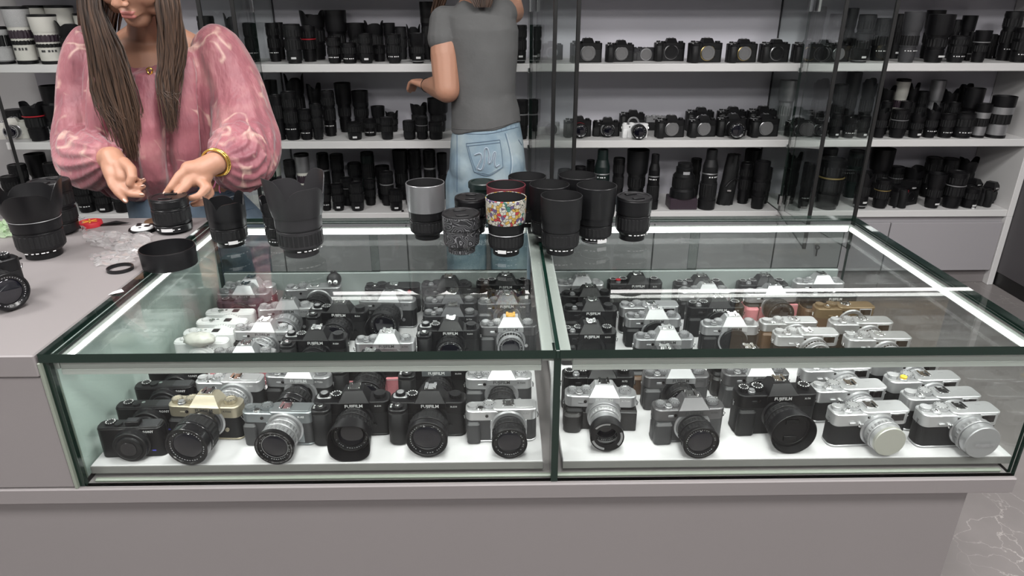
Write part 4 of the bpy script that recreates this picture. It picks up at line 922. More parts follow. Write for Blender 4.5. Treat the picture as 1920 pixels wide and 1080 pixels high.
# (left px, right px, px height of the top, row 0 front .. 2 back, kind, material, extra)
Bk = 'black'; Ch = 'charcoal'; Gm = 'black_metal'
SH = {2: [
 (-28, 18, 50, 0, 'short', 'camo_print', None), (0, 47, 12, 0, 'white', 'camo_print', None), (50, 99, 27, 0, 'white', 'offwhite', None), (44, 84, 10, 2, 'white', 'offwhite', None), (84, 133, 10, 2, 'white', 'offwhite', None),
 (103, 152, 38, 0, 'petal', Bk, 'tag'), (137, 170, 25, 2, 'white', 'offwhite', None),
 (418, 450, 24, 2, 'petal', Bk, None), (444, 484, 42, 0, 'zoom', Ch, 'tagring'), (368, 400, 30, 1, 'zoom', Bk, None),
 (489, 515, 43, 1, 'zoom', Bk, 'text'), (512, 530, 42, 2, 'hood', Bk, None), (528, 562, 45, 0, 'zoom', Ch, 'tag'), (560, 590, 49, 1, 'zoom', Bk, 'red'), (563, 611, 19, 2, 'petal', Bk, None), (608, 650, 19, 2, 'bighood', Bk, None),
 (610, 638, 70, 0, 'zoom', Bk, 'text'), (639, 668, 80, 0, 'short', Bk, 'text'), (669, 698, 63, 0, 'zoom', Gm, 'tag'), (650, 684, 43, 2, 'hood', Bk, None), (683, 720, 38, 2, 'petal', Bk, None), (716, 739, 43, 2, 'hood', Bk, None), (699, 722, 84, 1, 'short', Bk, None),
 (722, 752, 64, 0, 'zoom', Gm, 'text'), (741, 763, 50, 2, 'zoom', Ch, None), (760, 787, 45, 2, 'petal', Bk, None), (766, 797, 62, 0, 'hood', Bk, 'tagring'), (780, 810, 3, 2, 'tele', Bk, None), (801, 824, 50, 1, 'zoom', Bk, None),
 (960, 989, 47, 0, 'zoom', Bk, 'tagring'), (992, 1010, 50, 1, 'zoom', Bk, 'tagring'),
 (1520, 1552, 12, 2, 'petal', Bk, None), (1560, 1592, 26, 2, 'zoom', Ch, None), (1588, 1609, 15, 2, 'hood', Bk, None), (1612, 1645, 27, 1, 'zoom', Ch, None), (1602, 1636, 62, 0, 'short', Bk, 'tagring'), (1643, 1676, 34, 1, 'zoom', Bk, 'text'), (1678, 1702, 26, 2, 'zoom', Ch, 'tag'),
 (1698, 1736, 22, 0, 'hood', 'topo_print', 'text'), (1740, 1774, 19, 2, 'hood', Bk, None), (1744, 1792, 27, 0, 'bighood', Bk, 'tag'), (1784, 1818, 67, 0, 'zoom', Gm, 'text'), (1788, 1805, 37, 2, 'zoom', Bk, None), (1807, 1834, 29, 2, 'hood', Bk, None),
 (1818, 1832, 60, 1, 'short', Bk, 'text'), (1831, 1861, 57, 0, 'hood', Bk, 'silver'), (1857, 1872, 64, 2, 'short', Bk, None), (1870, 1886, 66, 2, 'zoom', Bk, None), (1888, 1921, 21, 1, 'zoom', Bk, 'text'), (1908, 1944, 52, 0, 'zoom', Bk, 'text')],
 1: [
 (38, 80, 190, 0, 'petal', Bk, 'red'), (74, 116, 160, 2, 'bighood', Bk, None), (84, 121, 196, 0, 'hood', Bk, 'text'), (110, 142, 203, 0, 'zoom', Bk, 'text'), (128, 160, 140, 2, 'tele', Bk, None), (8, 42, 205, 2, 'zoom', Bk, None),
 (470, 496, 160, 1, 'zoom', Bk, None), (494, 520, 178, 0, 'short', Bk, None), (500, 524, 150, 2, 'hood', Bk, None), (531, 568, 138, 2, 'petal', Bk, None), (522, 553, 172, 0, 'zoom', Bk, 'text'), (550, 575, 205, 0, 'zoom', Bk, 'text'), (573, 601, 156, 2, 'petal', Bk, None), (575, 596, 195, 0, 'zoom', Gm, None),
 (600, 626, 170, 1, 'zoom', Bk, 'text'), (625, 657, 155, 2, 'bighood', Bk, None), (658, 690, 170, 2, 'tele', Bk, None), (649, 678, 229, 0, 'short', Gm, 'tag'), (680, 705, 223, 1, 'short', Bk, 'text'), (698, 725, 199, 2, 'hood', Bk, None), (711, 737, 220, 0, 'zoom', Gm, None), (718, 743, 208, 2, 'petal', Bk, None),
 (754, 779, 226, 0, 'short', Ch, None), (768, 801, 193, 2, 'petal', Bk, None), (781, 805, 219, 0, 'zoom', Bk, 'silver'), (800, 828, 228, 0, 'short', Bk, None), (800, 840, 184, 2, 'bighood', Bk, None),
 (964, 992, 187, 0, 'zoom', Bk, 'silver'), (992, 1010, 185, 2, 'zoom', Bk, None),
 (1447, 1481, 150, 2, 'silverh', Bk, 'tag'), (1528, 1560, 148, 2, 'petal', Bk, None), (1566, 1592, 158, 1, 'zoom', Bk, 'text'), (1590, 1618, 135, 2, 'tele', Bk, 'text'), (1620, 1648, 147, 2, 'petal', Bk, None), (1560, 1582, 212, 0, 'short', Bk, 'tag'), (1583, 1610, 216, 0, 'petal', Bk, 'text'), (1612, 1634, 218, 0, 'short', Bk, 'tag'),
 (1645, 1670, 203, 0, 'petal', Bk, None), (1652, 1682, 160, 2, 'petal', Bk, 'text'), (1683, 1709, 148, 2, 'white', 'offwhite', None), (1675, 1707, 205, 0, 'zoom', Bk, 'silver'), (1707, 1727, 155, 2, 'petal', Bk, None), (1710, 1738, 212, 0, 'petal', Bk, 'tag'), (1727, 1750, 171, 2, 'zoom', Bk, None), (1744, 1772, 150, 2, 'silverh', Bk, None),
 (1739, 1766, 203, 0, 'petal', Bk, 'text'), (1767, 1797, 166, 2, 'petal', Bk, None), (1768, 1795, 214, 0, 'short', Bk, 'text'), (1795, 1832, 212, 0, 'short', Gm, 'text'), (1801, 1827, 157, 2, 'petal', Bk, None), (1812, 1848, 165, 1, 'bighood', Bk, None), (1833, 1861, 194, 0, 'silver', Bk, None), (1863, 1905, 180, 0, 'silver', Bk, None), (1897, 1930, 171, 2, 'petal', Bk, 'text'), (1890, 1912, 212, 1, 'zoom', 'charcoal', 'text'),
 (1690, 1712, 190, 1, 'zoom', Bk, None), (1752, 1772, 192, 1, 'petal', Bk, None), (1655, 1675, 190, 1, 'short', Bk, 'text'), (1780, 1802, 192, 1, 'zoom', Bk, 'text')],
 0: [
 (48, 84, 288, 2, 'bighood', Bk, None), (0, 34, 330, 0, 'zoom', Bk, None), (80, 110, 305, 1, 'short', Bk, None), (106, 140, 279, 2, 'hood', Bk, 'red'), (136, 171, 345, 0, 'zoom', Bk, 'text'), (172, 204, 350, 0, 'zoom', Bk, 'tag'), (206, 240, 352, 0, 'short', Bk, None), (14, 46, 308, 1, 'zoom', Bk, None),
 (505, 532, 290, 1, 'white', 'offwhite', None), (550, 578, 288, 1, 'white', 'silver_satin', None), (529, 551, 300, 1, 'zoom', Bk, None), (592, 615, 287, 2, 'zoom', Bk, 'silver'), (617, 643, 289, 2, 'zoom', Bk, None), (672, 698, 285, 2, 'short', 'green_black', None), (655, 681, 305, 2, 'zoom', Bk, None), (700, 728, 311, 2, 'hood', Bk, None),
 (598, 618, 345, 0, 'zoom', Bk, 'text'), (619, 643, 345, 0, 'zoom', Bk, 'tag'), (636, 662, 333, 1, 'zoom', Bk, 'silver'), (652, 681, 342, 0, 'zoom', Gm, 'tag'), (681, 703, 336, 1, 'zoom', Bk, None), (710, 737, 322, 1, 'zoom', Bk, 'silver'), (728, 754, 355, 0, 'short', Bk, 'tag'), (735, 765, 281, 2, 'hood', Bk, None), (763, 788, 280, 2, 'zoom', Bk, 'tag'), (792, 816, 281, 2, 'zoom', Bk, 'silver'), (818, 838, 287, 2, 'hood', Bk, None), (758, 782, 348, 1, 'short', Bk, 'text'), (790, 815, 345, 0, 'zoom', Bk, None),
 (1012, 1040, 300, 1, 'zoom', Bk, 'tag'), (1045, 1075, 318, 1, 'short', Bk, None), (1076, 1100, 312, 1, 'zoom', Bk, None), (1100, 1116, 300, 2, 'zoom', Bk, None), (1114, 1148, 280, 0, 'inverted', 'green_black', None), (1150, 1173, 296, 1, 'zoom', Bk, None), (1176, 1219, 280, 1, 'bighood', Ch, 'tag'), (1217, 1242, 289, 0, 'inverted', Bk, None), (1296, 1317, 297, 2, 'zoom', Bk, None), (1319, 1353, 280, 0, 'inverted', Ch, None), (1389, 1414, 305, 1, 'zoom', Bk, None), (1398, 1429, 280, 2, 'hood', Bk, None), (1417, 1446, 302, 0, 'tele', Bk, None), (1440, 1462, 314, 1, 'zoom', Bk, None),
 (1478, 1506, 285, 1, 'petal', Bk, None), (1508, 1530, 305, 0, 'short', Bk, 'text'), (1540, 1572, 277, 2, 'hood', Bk, None), (1540, 1590, 297, 0, 'zoom', Bk, 'gold_ring'), (1594, 1626, 282, 2, 'zoom', 'green_black', None), (1609, 1640, 322, 0, 'petal', Bk, 'tagring'), (1644, 1674, 336, 0, 'zoom', Bk, 'gold_ring'), (1637, 1680, 278, 2, 'bighood', Bk, None), (1676, 1702, 312, 2, 'short', Bk, 'silver'),
 (1702, 1742, 312, 2, 'petal', Bk, None), (1728, 1760, 295, 2, 'zoom', Bk, 'text'), (1768, 1800, 297, 2, 'zoom', Bk, 'text'), (1802, 1836, 294, 2, 'petal', Bk, None), (1744, 1777, 325, 0, 'hood', Bk, 'tag'), (1780, 1817, 322, 0, 'zoom', Bk, 'silver'), (1809, 1840, 352, 0, 'short', Bk, 'tag')]}
OFF = {0: .055, 1: .145, 2: .25}
LOOK = {'zoom': 'black zoom lens', 'short': 'short black lens', 'hood': 'black lens with round hood', 'petal': 'black lens with petal hood', 'bighood': 'black lens with wide hood', 'white': 'white telephoto lens',
        'silver': 'silver lens with black hood', 'silverh': 'silver lens with silver hood', 'inverted': 'black telephoto standing front down', 'tele': 'tall black telephoto'}
SHN = {0: 'bottom', 1: 'middle', 2: 'top'}; ROWN = ['front', 'middle', 'back']
_cnt = {}
def bay_of(x):
    for k in range(4):
        if x < PART_X[k + 1]: return k
    return 3
_ls = []
for lev, items in SH.items():
    z = SHELF_Z[lev]
    for u0, u1, vt, row, kind, m, extra in items:
        y = SH_Y + OFF[row]; p = at((u0 + u1) / 2, vt, y=y); h = p.z - z
        mx = SHELF_Z[lev + 1] - .034 - z - .004
        h = max(.045, min(h, mx)); r = (u1 - u0) / 2 / px_per_m(p)
        _ls.append([lev, row, p.x, y, z, r * .97, h, kind, m, extra, bay_of(p.x)])
# ease neighbours of one row apart
for lev in range(3):
    for row in range(3):
        L = sorted([q for q in _ls if q[0] == lev and q[1] == row], key=lambda q: q[2])
        for it in range(12):
            for a, c in zip(L, L[1:]):
                g = (c[2] - a[2]) - (a[5] + c[5]) * 1.0 - .001
                if g < 0:
                    if g < -.02: a[5] *= .97; c[5] *= .97
                    a[2] += g / 2 * .6; c[2] -= g / 2 * .6
            for q in L:
                for px in PART_X:
                    if abs(q[2] - px) < q[5] + .007: q[2] = px + (q[5] + .007) * (1 if q[2] > px else -1)
for q in _ls: q[10] = bay_of(q[2])
for q in _ls:
    lev, row, x, y, z, r, h, kind, m, extra, bay = q
    mates = sorted(w[2] for w in _ls if w[0] == lev and w[1] == row and w[10] == bay)
    lab = '%s, %s from left, %s row, %s bay, %s shelf' % (LOOK[kind], ORD[mates.index(x)], ROWN[row], ['leftmost', 'second', 'third', 'rightmost'][bay], SHN[lev])
    m2 = 'black_rubber'
    rz = rnd.uniform(-.5, .5)
    shelf_lens(kind, m, m2, (x, y, z + .0003), r, h, rz, lab, 'lenses on the %s wall shelf' % SHN[lev], extra)
# ------------------------------------------------------------------ camera bodies on the wall shelves (third bay and around it)
A7 = dict(kind='slr', W=.127, H=.074, D=.042, top_m='black', deep=True, dial_m='black_metal', text=None, model=None, lug=False, ring_m='silver', hump=(.05, .034, .018))
SHC = [  # level, left px, right px, px of the shoulder, offset, yaw, look, spec
 (2, 1010, 1056, 84, .20, 0, 'black camera with grey dials', S(A7, top_m='black', deep=False)),
 (2, 1068, 1132, 83, .06, 4, 'black camera with grey mount cap', S(A7, body_cap='grey_cap')),
 (2, 1137, 1190, 82, .09, 4, 'black camera with plain grey mount cap', S(A7, body_cap='grey_cap')),
 (2, 1190, 1228, 82, .14, 0, 'small grey flat camera with cap', dict(kind='flat', top_m='dark_graphite', leather='leather_grey', model=None, panel=False, W=.115, lens=None)),
 (2, 1229, 1286, 80, .13, 0, 'black camera with black cap', S(A7, body_cap='black', W=.13)),
 (2, 1292, 1358, 82, .055, 6, 'black camera with brassy ring and grey cap', S(A7, body_cap='grey_cap', ring_m='gold_ring', W=.135)),
 (2, 1366, 1423, 83, .055, 5, 'black camera with coppery mount ring', S(A7, body_cap='grey_cap', ring_m='gold_ring')),
 (2, 1428, 1484, 83, .06, 4, 'black camera with chrome ring', S(A7, body_cap='black', ring_m='silver')),
 (2, 1490, 1545, 84, .06, 2, 'black camera with coppery ring behind glass', S(A7, body_cap='black', ring_m='gold_ring')),
 (2, 1548, 1598, 84, .07, 2, 'black camera with grey cap behind the glass', S(A7, body_cap='grey_cap')),
 (1, 1008, 1050, 226, .14, 0, 'silver camera with black lens behind the glass', dict(kind='flat', top_m='silver_bright', leather='white_plastic', model=None, lens=LN(.035, .031, 'zoom', text=False))),
 (1, 1058, 1110, 218, .09, 5, 'black camera with dark red lens', S(A7, lens=LN(.045, .032, 'zoom', accent=('red', .3), text=False))),
 (1, 1113, 1164, 222, .10, -2, 'black camera with slim lens', S(A7, deep=False, W=.12, H=.062, lens=LN(.03, .027, 'zoom', text=False))),
 (1, 1163, 1210, 214, .235, 0, 'black camera in the back row', S(A7, H=.085)),
 (1, 1168, 1217, 231, .055, -3, 'white camera with black lens', dict(kind='flat', top_m='white_plastic', leather='white_plastic', W=.108, H=.058, model=None, lens=LN(.045, .030, 'zoom', text=False))),
 (1, 1213, 1262, 221, .225, 0, 'silver-topped camera in the back row', dict(kind='rf', top_m='silver', model=None, window=False)),
 (1, 1231, 1286, 226, .07, 3, 'black camera with grey cap', S(A7, body_cap='grey_cap')),
 (1, 1288, 1340, 213, .24, 0, 'black camera with dark finder, back row', S(A7, H=.085)),
 (1, 1293, 1346, 224, .08, 3, 'black camera with a grey round cap', S(A7, body_cap='grey_cap')),
 (1, 1347, 1400, 215, .24, 0, 'black camera with plain finder, back row', S(A7, H=.085)),
 (1, 1347, 1402, 224, .10, -4, 'black camera with long zoom lens', S(A7, lens=LN(.075, .036, 'zoom', text=False))),
 (1, 1403, 1458, 213, .24, 0, 'black camera with tall finder, back row', S(A7, H=.085)),
 (1, 1408, 1464, 223, .08, 3, 'black camera with a pale cap', S(A7, body_cap='grey_cap')),
 (1, 1478, 1524, 223, .08, 3, 'black camera with cap behind the glass', S(A7, body_cap='black')),
 (1, 1520, 1554, 222, .08, 0, 'black camera with lens behind the glass', S(A7, W=.118, lens=LN(.03, .03, 'zoom', text=False))),
 (1, -10, 42, 226, .08, 10, 'white camera with silver lens', dict(kind='slr', top_m='offwhite', leather='offwhite', H=.07, model=None, text=None, lens=LN(.03, .029, 'zoom', m='silver', text=False))),
 (0, 1676, 1735, 346, .08, 24, 'black camera with red grip accent', dict(kind='dslr', W=.145, H=.09)),
 (0, 1835, 1890, 345, .09, 30, 'black camera with red accent by side panel', dict(kind='dslr', W=.145, H=.088)),
 (0, 1818, 1852, 325, .165, 20, 'black camera half hidden, back row', dict(kind='dslr', W=.12, H=.095, red=False)),
]
_cl = []
for lev, u0, u1, v, off, yaw, look, spec in SHC:
    p = at((u0 + u1) / 2, v, y=SH_Y + off); _cl.append((lev, bay_of(p.x), p.x))
for lev, u0, u1, v, off, yaw, look, spec in SHC:
    k = dict(spec); kind = k.pop('kind'); p = at((u0 + u1) / 2, v, y=SH_Y + off)
    bay = bay_of(p.x); mates = sorted(q[2] for q in _cl if q[:2] == (lev, bay))
    lab = '%s, %s from left, %s bay, %s shelf' % (look, ORD[mates.index(p.x)], ['leftmost', 'second', 'third', 'rightmost'][bay], SHN[lev])
    t = tag(empty('reflex_camera' if kind == 'dslr' else 'mirrorless_camera', (p.x, SH_Y + off + .02, SHELF_Z[lev] + .0004), RAD(yaw)), lab, 'camera', 'camera bodies on the wall shelves')
    CAMS[kind](t, **k)
    if 'grey flat' in look: obj('body_cap', lathe(((0, 0), (.0255, 0), (.0255, .0035), (.024, .0045), (0, .0042)), 36), 'grey_cap', t, (.012, -.0157, .031), (PI/2, 0, 0))
    s = (u1 - u0) / px_per_m(p) / k.get('W', .118)
    s = max(.9, min(1.12, s)); t.scale = (s, s, s)
# lens in a soft pouch, and a lens tower on a black square base (bottom shelf, third bay)
p = at(1279, 378, y=SH_Y + .06)
t = tag(empty('mounted_telephoto', (p.x, SH_Y + .075, SHELF_Z[0])), 'blue-black lens tower on a square black base, third bay, bottom shelf', 'lens')
obj('base_block', rprism(.135, .10, 0, .055, .006, .003, 3), 'purple_black', t)
obj('barrel', lathe(((0, .055), (.062, .056), (.06, .09), (.052, .10), (.052, .16), (.040, .175), (.040, .20), (.034, .205), (.034, .22), (0, .22)), 30), 'black_metal', t)
obj('focus_ring', ribbed(.0535, .105, .15), 'black_rubber', t)
obj('label_sticker', patch(.040, FRONT, .35, .172, .186, .006), 'ink_grey', t)
p = at(1362, 363, y=SH_Y + .12)
t = tag(empty('lens_pouch', (p.x, SH_Y + .13, SHELF_Z[0])), 'soft black lens pouch leaning back, third bay, bottom shelf', 'pouch')
b = MB(); rg = []
for k in range(9):
    f = k / 8; w = .041 * (1 - .2 * f) * (1.05 if k in (2, 3) else 1)
    rg.append([(w * math.cos(TAU*j/20) + f * .025, .8 * w * math.sin(TAU*j/20) + f * .02 + .004 * math.sin(3 * j + k), f * .245) for j in range(20)])
b.add(*rings(rg)); obj('body', b.mesh('pouch', 60), 'black_rubber', t)
obj('strap', MB().add(*tube_g([(-.02 + .014 * k, -.045 + .004 * k, .10 + .035 * math.sin(k * .5)) for k in range(6)], .004, 6)).mesh('strap', 60), 'black', t)
obj('buckle', rprism(.02, .006, 0, .008, .001, .0005, 2), 'chrome', t, (0, -.043, .075))
# ------------------------------------------------------------------ lenses standing on the glass top and on the left counter
def stand(u, v): p = at(u, v, z=TOP_Z + .0003); return p
G1 = 'lenses standing on the glass top'
def wpx(u, v, w): return w / 2 / px_per_m(stand(u, v))
def top_lens(u, vbase, vtop, w, label, rz=0, hood=None, hoodw=None, hoodv=None, **kw):
    """u, vbase: pixel of the middle of the base; vtop: pixel of the front rim; w: widest px of the barrel"""
    p = stand(u, vbase); 
    R = wpx(u, vbase, w)
    # height so that the near rim lands at vtop
    d = FW + UP * ((540 - vtop) / FPX); y = p.y
    h = at(u, vtop, y=y).z - TOP_Z
    if hood:
        hh = at(u, hoodv, y=y).z - TOP_Z; hr = hoodw / 2 / px_per_m(Vector((p.x, y, TOP_Z + hh))); hood = (hood, hh - h, hr)
    return lens_thing('camera_lens', p, rz, label, G1, L=h, R=R, hood=hood, **kw)
top_lens(434, 458, 402, 67, 'black lens with small petal hood beside the glass corner, white barcode sticker', .7, 'petal', 72, 364, style='small_base', sticker=(-.2, .16, .26), m='black_metal')
top_lens(527, 456, 388, 52, 'slim black lens standing behind the wide petal-hood lens', .0, 'petal', 56, 368, style='zoom', m='black_metal')
top_lens(567, 474, 396, 86, 'big black wide-angle lens with flaring petal hood on the glass', .75, 'petal', 116, 326, style='small_base', m='lens_grey')
top_lens(802, 444, 387, 66, 'black lens with long grey metal hood, left of the lens group', 0, 'cyl', 73, 342, style='small_base', hood_m='hood_grey', text=False, accent=('silver', .97))
top_lens(866, 470, 402, 70, 'capped lens wrapped in grey contour-line print', .2, style='small_base', m='topo_print', ring_m='topo_print', front='cap', cap_m='charcoal', text=False)
top_lens(884, 436, 372, 60, 'black capped lens behind the contour-print lens', 0, style='zoom', front='cap')
top_lens(949, 474, 409, 68, 'lens with colourful patchwork printed hood', 0, 'cyl', 78, 369, style='small_base', hood_m='patch_print', accent=('silver', .62), sticker=(-.25, .14, .24))
top_lens(949, 442, 380, 66, 'black lens with red patterned hood rim behind the patchwork hood', 0, 'cyl', 74, 346, style='small_base', hood_m='maroon')
top_lens(988, 419, 366, 66, 'rear black hooded lens beside the pale jeans', 0, 'cyl', 72, 330, style='small_base')
top_lens(1028, 448, 385, 68, 'black hooded lens in the middle of the lens group', 0, 'cyl', 76, 345, style='small_base')
top_lens(1079, 428, 368, 66, 'rearmost black hooded lens on the right of the group', 0, 'cyl', 72, 328, style='small_base')
top_lens(1050, 472, 405, 72, 'front black lens with ribbed round hood across the glass joint', 0, 'cyl', 79, 366, style='small_base', m='charcoal')
top_lens(1114, 450, 398, 66, 'black hooded lens with silver base ring and white sticker', 0, 'cyl', 76, 347, style='small_base', sticker=(.35, .07, .3), accent=('silver_bright', .05), m='black_metal')
top_lens(1184, 446, 371, 66, 'short black capped lens at the right end of the group', .3, style='small_base', front='cap')
t = tag(obj('lens_canister', lathe(((0, 0), (.028, 0), (.028, .078), (.031, .079), (.031, .090), (.029, .092), (.024, .092), (.0235, .090), (0, .090)), 36), 'green_black', None, stand(905, 414)), 'dark green-black capped lens canister behind the lens group', 'lens')
G1 = 'lenses standing on the left counter'
top_lens(84, 478, 400, 84, 'big black zoom with silver line and petal hood on the left counter', .45, 'petal', 122, 338, style='small_base', accent=('silver', .9))
top_lens(116, 436, 342, 70, 'black capped zoom behind the petal-hood zoom on the left counter', .0, style='zoom', front='cap')
HAND_LENS = top_lens(328, 432, 371, 68, 'black lens held by the woman in pink, white sticker on base', .1, style='prime', front='cap', sticker=(-.05, .12, .3), m='black_metal')
# black rubber ring hood on the case corner, filter ring, memory card, scrap of paper
p = stand(320, 496); r = wpx(320, 490, 97)
t = tag(empty('lens_hood', p), 'loose wide black round lens hood at the case corner', 'lens hood')
obj('shell', lathe(((round(r * .93, 5), 0), (round(r * .97, 5), .001), (r, .034), (round(r - .0008, 5), .036), (round(r - .0025, 5), .036), (round(r * .93 - .002, 5), .002)), 60), 'black', t)
obj('grip_band', ribbed(round(r * .975, 5), .002, .010, 90, .0006), 'black_rubber', t)
p = stand(226, 506); r = wpx(226, 506, 46)
tag(obj('filter_ring', lathe(((r, 0), (r, .006), (round(r - .0025, 5), .0062), (round(r - .003, 5), .0035), (round(r - .003, 5), .0002), (r, 0)), 48), 'black_metal', None, p + Vector((0, 0, .0001))), 'thin black lens filter ring lying on the counter', 'filter')
p = stand(20, 487)
t = tag(obj('memory_card', rprism(.032, .024, 0, .0025, .002, .0005, 2), 'black', None, p, (0, 0, -.3)), 'small black memory card beside the camera on the left', 'memory card')
obj('printed_lines', MB().add(*[q for q in [rprism_g(.022, .0012, .0026, .0028, .0002, .00005, 1, 0, .006)]][0]).add(*rprism_g(.018, .0012, .0026, .0028, .0002, .00005, 1, 0, .002)).mesh('l'), 'ink_grey', t)
p = stand(217, 550)
b = MB(); b.add([(-.012, -.003, .0005), (.006, -.008, .003), (.013, -.001, .001), (.010, .006, .004), (-.004, .004, .002)], [(0, 1, 2, 3, 4)])
tag(obj('paper_scrap', b.mesh('scrap'), 'sticker', None, p, (0, 0, .5)), 'small white paper scrap on the case edge', 'paper')
# camera lying at the left picture edge, lens to the right
p = stand(-22, 566)
t = tag(empty('mirrorless_camera', p, RAD(58)), 'black camera with zoom lens cut off by the left picture edge', 'camera')
cam_slr(t, W=.118, H=.066, D=.034, top_m='black', dial_m='black_metal', leather='leather', text=None, model=None, ring_m='black_metal', lens=LN(.058, .031, 'zoom', seed=12))
# lens caps and pins
def disc(name, u, v, w, m, label, cat, h=.006, rot=(0, 0, 0), dz=0):
    p = stand(u, v); r = wpx(u, v, w)
    t = tag(empty(name, p + Vector((0, 0, dz))), label, cat); t.rotation_euler = rot
    obj('disc', lathe(((0, 0), (r, 0), (r, h * .7), (round(r * .96, 5), h), (0, h)), 40), m, t)
    return t, r, h
t, r, h = disc('round_cap', 268, 433, 48, 'black', 'round cap with white face and dark spots on the counter', 'lens cap', .007)
obj('white_face', lathe(((0, h), (round(r * .82, 5), h), (round(r * .76, 5), h + .003), (0, h + .004)), 36), 'white_plastic', t)
for dx, dy, s in ((-.35, .2, .22), (.35, .1, .24), (0, -.35, .12), (-.5, .6, .2), (.5, .55, .2)):
    obj('dark_spot', ball(round(r * s, 5), (1, 1, .25)), 'black_gloss', t, (dx * r, dy * r, h + .0035))
t, r, h = disc('round_cap', 170, 423, 42, 'red', 'round red cap with yellow stripes on the counter', 'lens cap', .010)
for a in range(3): obj('stripe', rprism(round(r * 1.3, 5), .0035, 0, .001, .001, .0003, 2), 'orange', t, (0, 0, h), (0, 0, a * PI / 3))
t, r, h = disc('leather_disc', 296, 416, 46, 'brown_leather', 'dark brown leather disc behind the held lens', 'cap', .004)
p = stand(216, 423)
b = MB(); b.add([(-.03, -.006, .003), (.0, .0, .007), (.03, .004, .004), (.034, .008, .003), (.0, .008, .009), (-.028, .004, .004), (0, .004, .0004)], [(0, 1, 4, 5), (1, 2, 3, 4), (0, 6, 2, 1)])
tag(obj('cloth_strip', b.mesh('strip'), 'charcoal', None, p), 'dark grey cloth strip on the left counter', 'cloth')
# crumpled clear bags
def crumple(name, us, m, label, seed, amp=.014, n=22):
    """us: four corner pixels of the bag on the counter"""
    C = [stand(*q) for q in us]; b = MB(); q = random.Random(seed); v = []; f = []; off = q.uniform(0, 50)
    for i in range(n + 1):
        for j in range(n + 1):
            s, t2 = i / n, j / n
            P = C[0] * (1-s) * (1-t2) + C[1] * s * (1-t2) + C[2] * s * t2 + C[3] * (1-s) * t2
            w = noise.noise(Vector((s * 3 + off, t2 * 3, off))) * .9 + abs(noise.noise(Vector((s * 7, t2 * 7 + off, 3)))) * .7
            e = min(1, 6 * min(s, 1 - s, t2, 1 - t2) + .25)
            k = Vector((noise.noise(Vector((s * 9, t2 * 9, off + 9))), noise.noise(Vector((s * 9 + 5, t2 * 9, off + 4))), 0)) * .012
            v.append(tuple(P + k + Vector((0, 0, .0012 + amp * .7 * abs(w) * e))))
    for i in range(n):
        for j in range(n): a = i * (n + 1) + j; f.append((a, a + 1, a + n + 2, a + n + 1))
    b.add(v, f); o = obj(name, b.mesh('bag', 12), m); o.location = (0, 0, 0)
    # put the origin at the middle of the bag
    c = (C[0] + C[2]) / 2
    for w in o.data.vertices: w.co = w.co - c
    o.location = c
    return tag(o, label, 'bag')
crumple('plastic_bag', ((168, 462), (262, 478), (290, 440), (150, 432)), 'bag_film', 'crumpled clear plastic bag on the left counter', 3, .030, 20)
crumple('plastic_bag', ((176, 502), (256, 492), (262, 466), (165, 478)), 'bag_film', 'flat clear plastic sleeve near the filter ring', 8, .014, 14)
crumple('plastic_bag', ((136, 432), (160, 436), (162, 410), (138, 408)), 'bag_film', 'small glossy plastic wrap behind the zoom lens', 5, .02, 14)
crumple('plastic_bag', ((-30, 448), (32, 446), (34, 420), (-25, 424)), 'bag_green', 'pale green plastic bag at the left picture edge', 6, .03, 20)
# bag of fluff on the white compact cameras inside the case
p = at(373, 636, z=TRAY_Z + .073)
b = MB(); vv, ff = lathe_g([(.03 * math.sin(PI*k/16), -.03 * math.cos(PI*k/16)) for k in range(17)], 32)
vv = [((1 + .18 * noise.noise(Vector(w) * 90)) * w[0], (1 + .18 * noise.noise(Vector(w) * 90 + Vector((3, 0, 0)))) * w[1] * .6, w[2] * .45 * (1 + .3 * noise.noise(Vector(w) * 110))) for w in vv]
b.add(vv, ff)
tag(obj('fluff_ball', b.mesh('fluff', 80), 'offwhite', None, p), 'cream fluffy pouch on the white compact cameras', 'fluff')
# litter on the bottom wall shelf
for u, v, lab in ((1676, 390, 'tiny grey plug on the bottom shelf by the glass door'), (755, 397, 'tiny grey plug on the bottom shelf below the lenses'), (1824, 392, 'small white paper bit on the bottom shelf')):
    p = at(u, v, z=SHELF_Z[0])
    tag(obj('shelf_plug', rprism(.012, .010, 0, .008, .003, .001, 3), 'sticker' if 'white' in lab else 'charcoal', None, p), lab, 'plug')
# ------------------------------------------------------------------ people
from mathutils.bvhtree import BVHTree
sk = mat('skin', (.40, .205, .135), .5); bsdf(sk).inputs['Subsurface Weight'].default_value = .15; bsdf(sk).inputs['Subsurface Radius'].default_value = (.012, .005, .003); bsdf(sk).inputs['Subsurface Scale'].default_value = .5
def hair_mat(name, c1, c2):
    m = mat(name, c1, .42, 0, .5); tc = nd(m, 'ShaderNodeTexCoord'); mp = nd(m, 'ShaderNodeMapping'); mp.inputs['Scale'].default_value = (220, 220, 4)
    nz = nd(m, 'ShaderNodeTexNoise'); nz.inputs['Scale'].default_value = 1.0; nz.inputs['Detail'].default_value = 2
    r = ramp(m, [(.3, c1), (.72, c2)]); lk(m, tc.outputs['Object'], mp.inputs[0]); lk(m, mp.outputs[0], nz.inputs['Vector']); lk(m, nz.outputs['Fac'], r.inputs[0]); lk(m, r.outputs[0], bsdf(m).inputs['Base Color'])
    bp = nd(m, 'ShaderNodeBump'); bp.inputs['Strength'].default_value = .4; bp.inputs['Distance'].default_value = .002; lk(m, nz.outputs['Fac'], bp.inputs['Height']); lk(m, bp.outputs[0], bsdf(m).inputs['Normal'])
hair_mat('hair_brown', (.016, .009, .006), (.085, .046, .028))
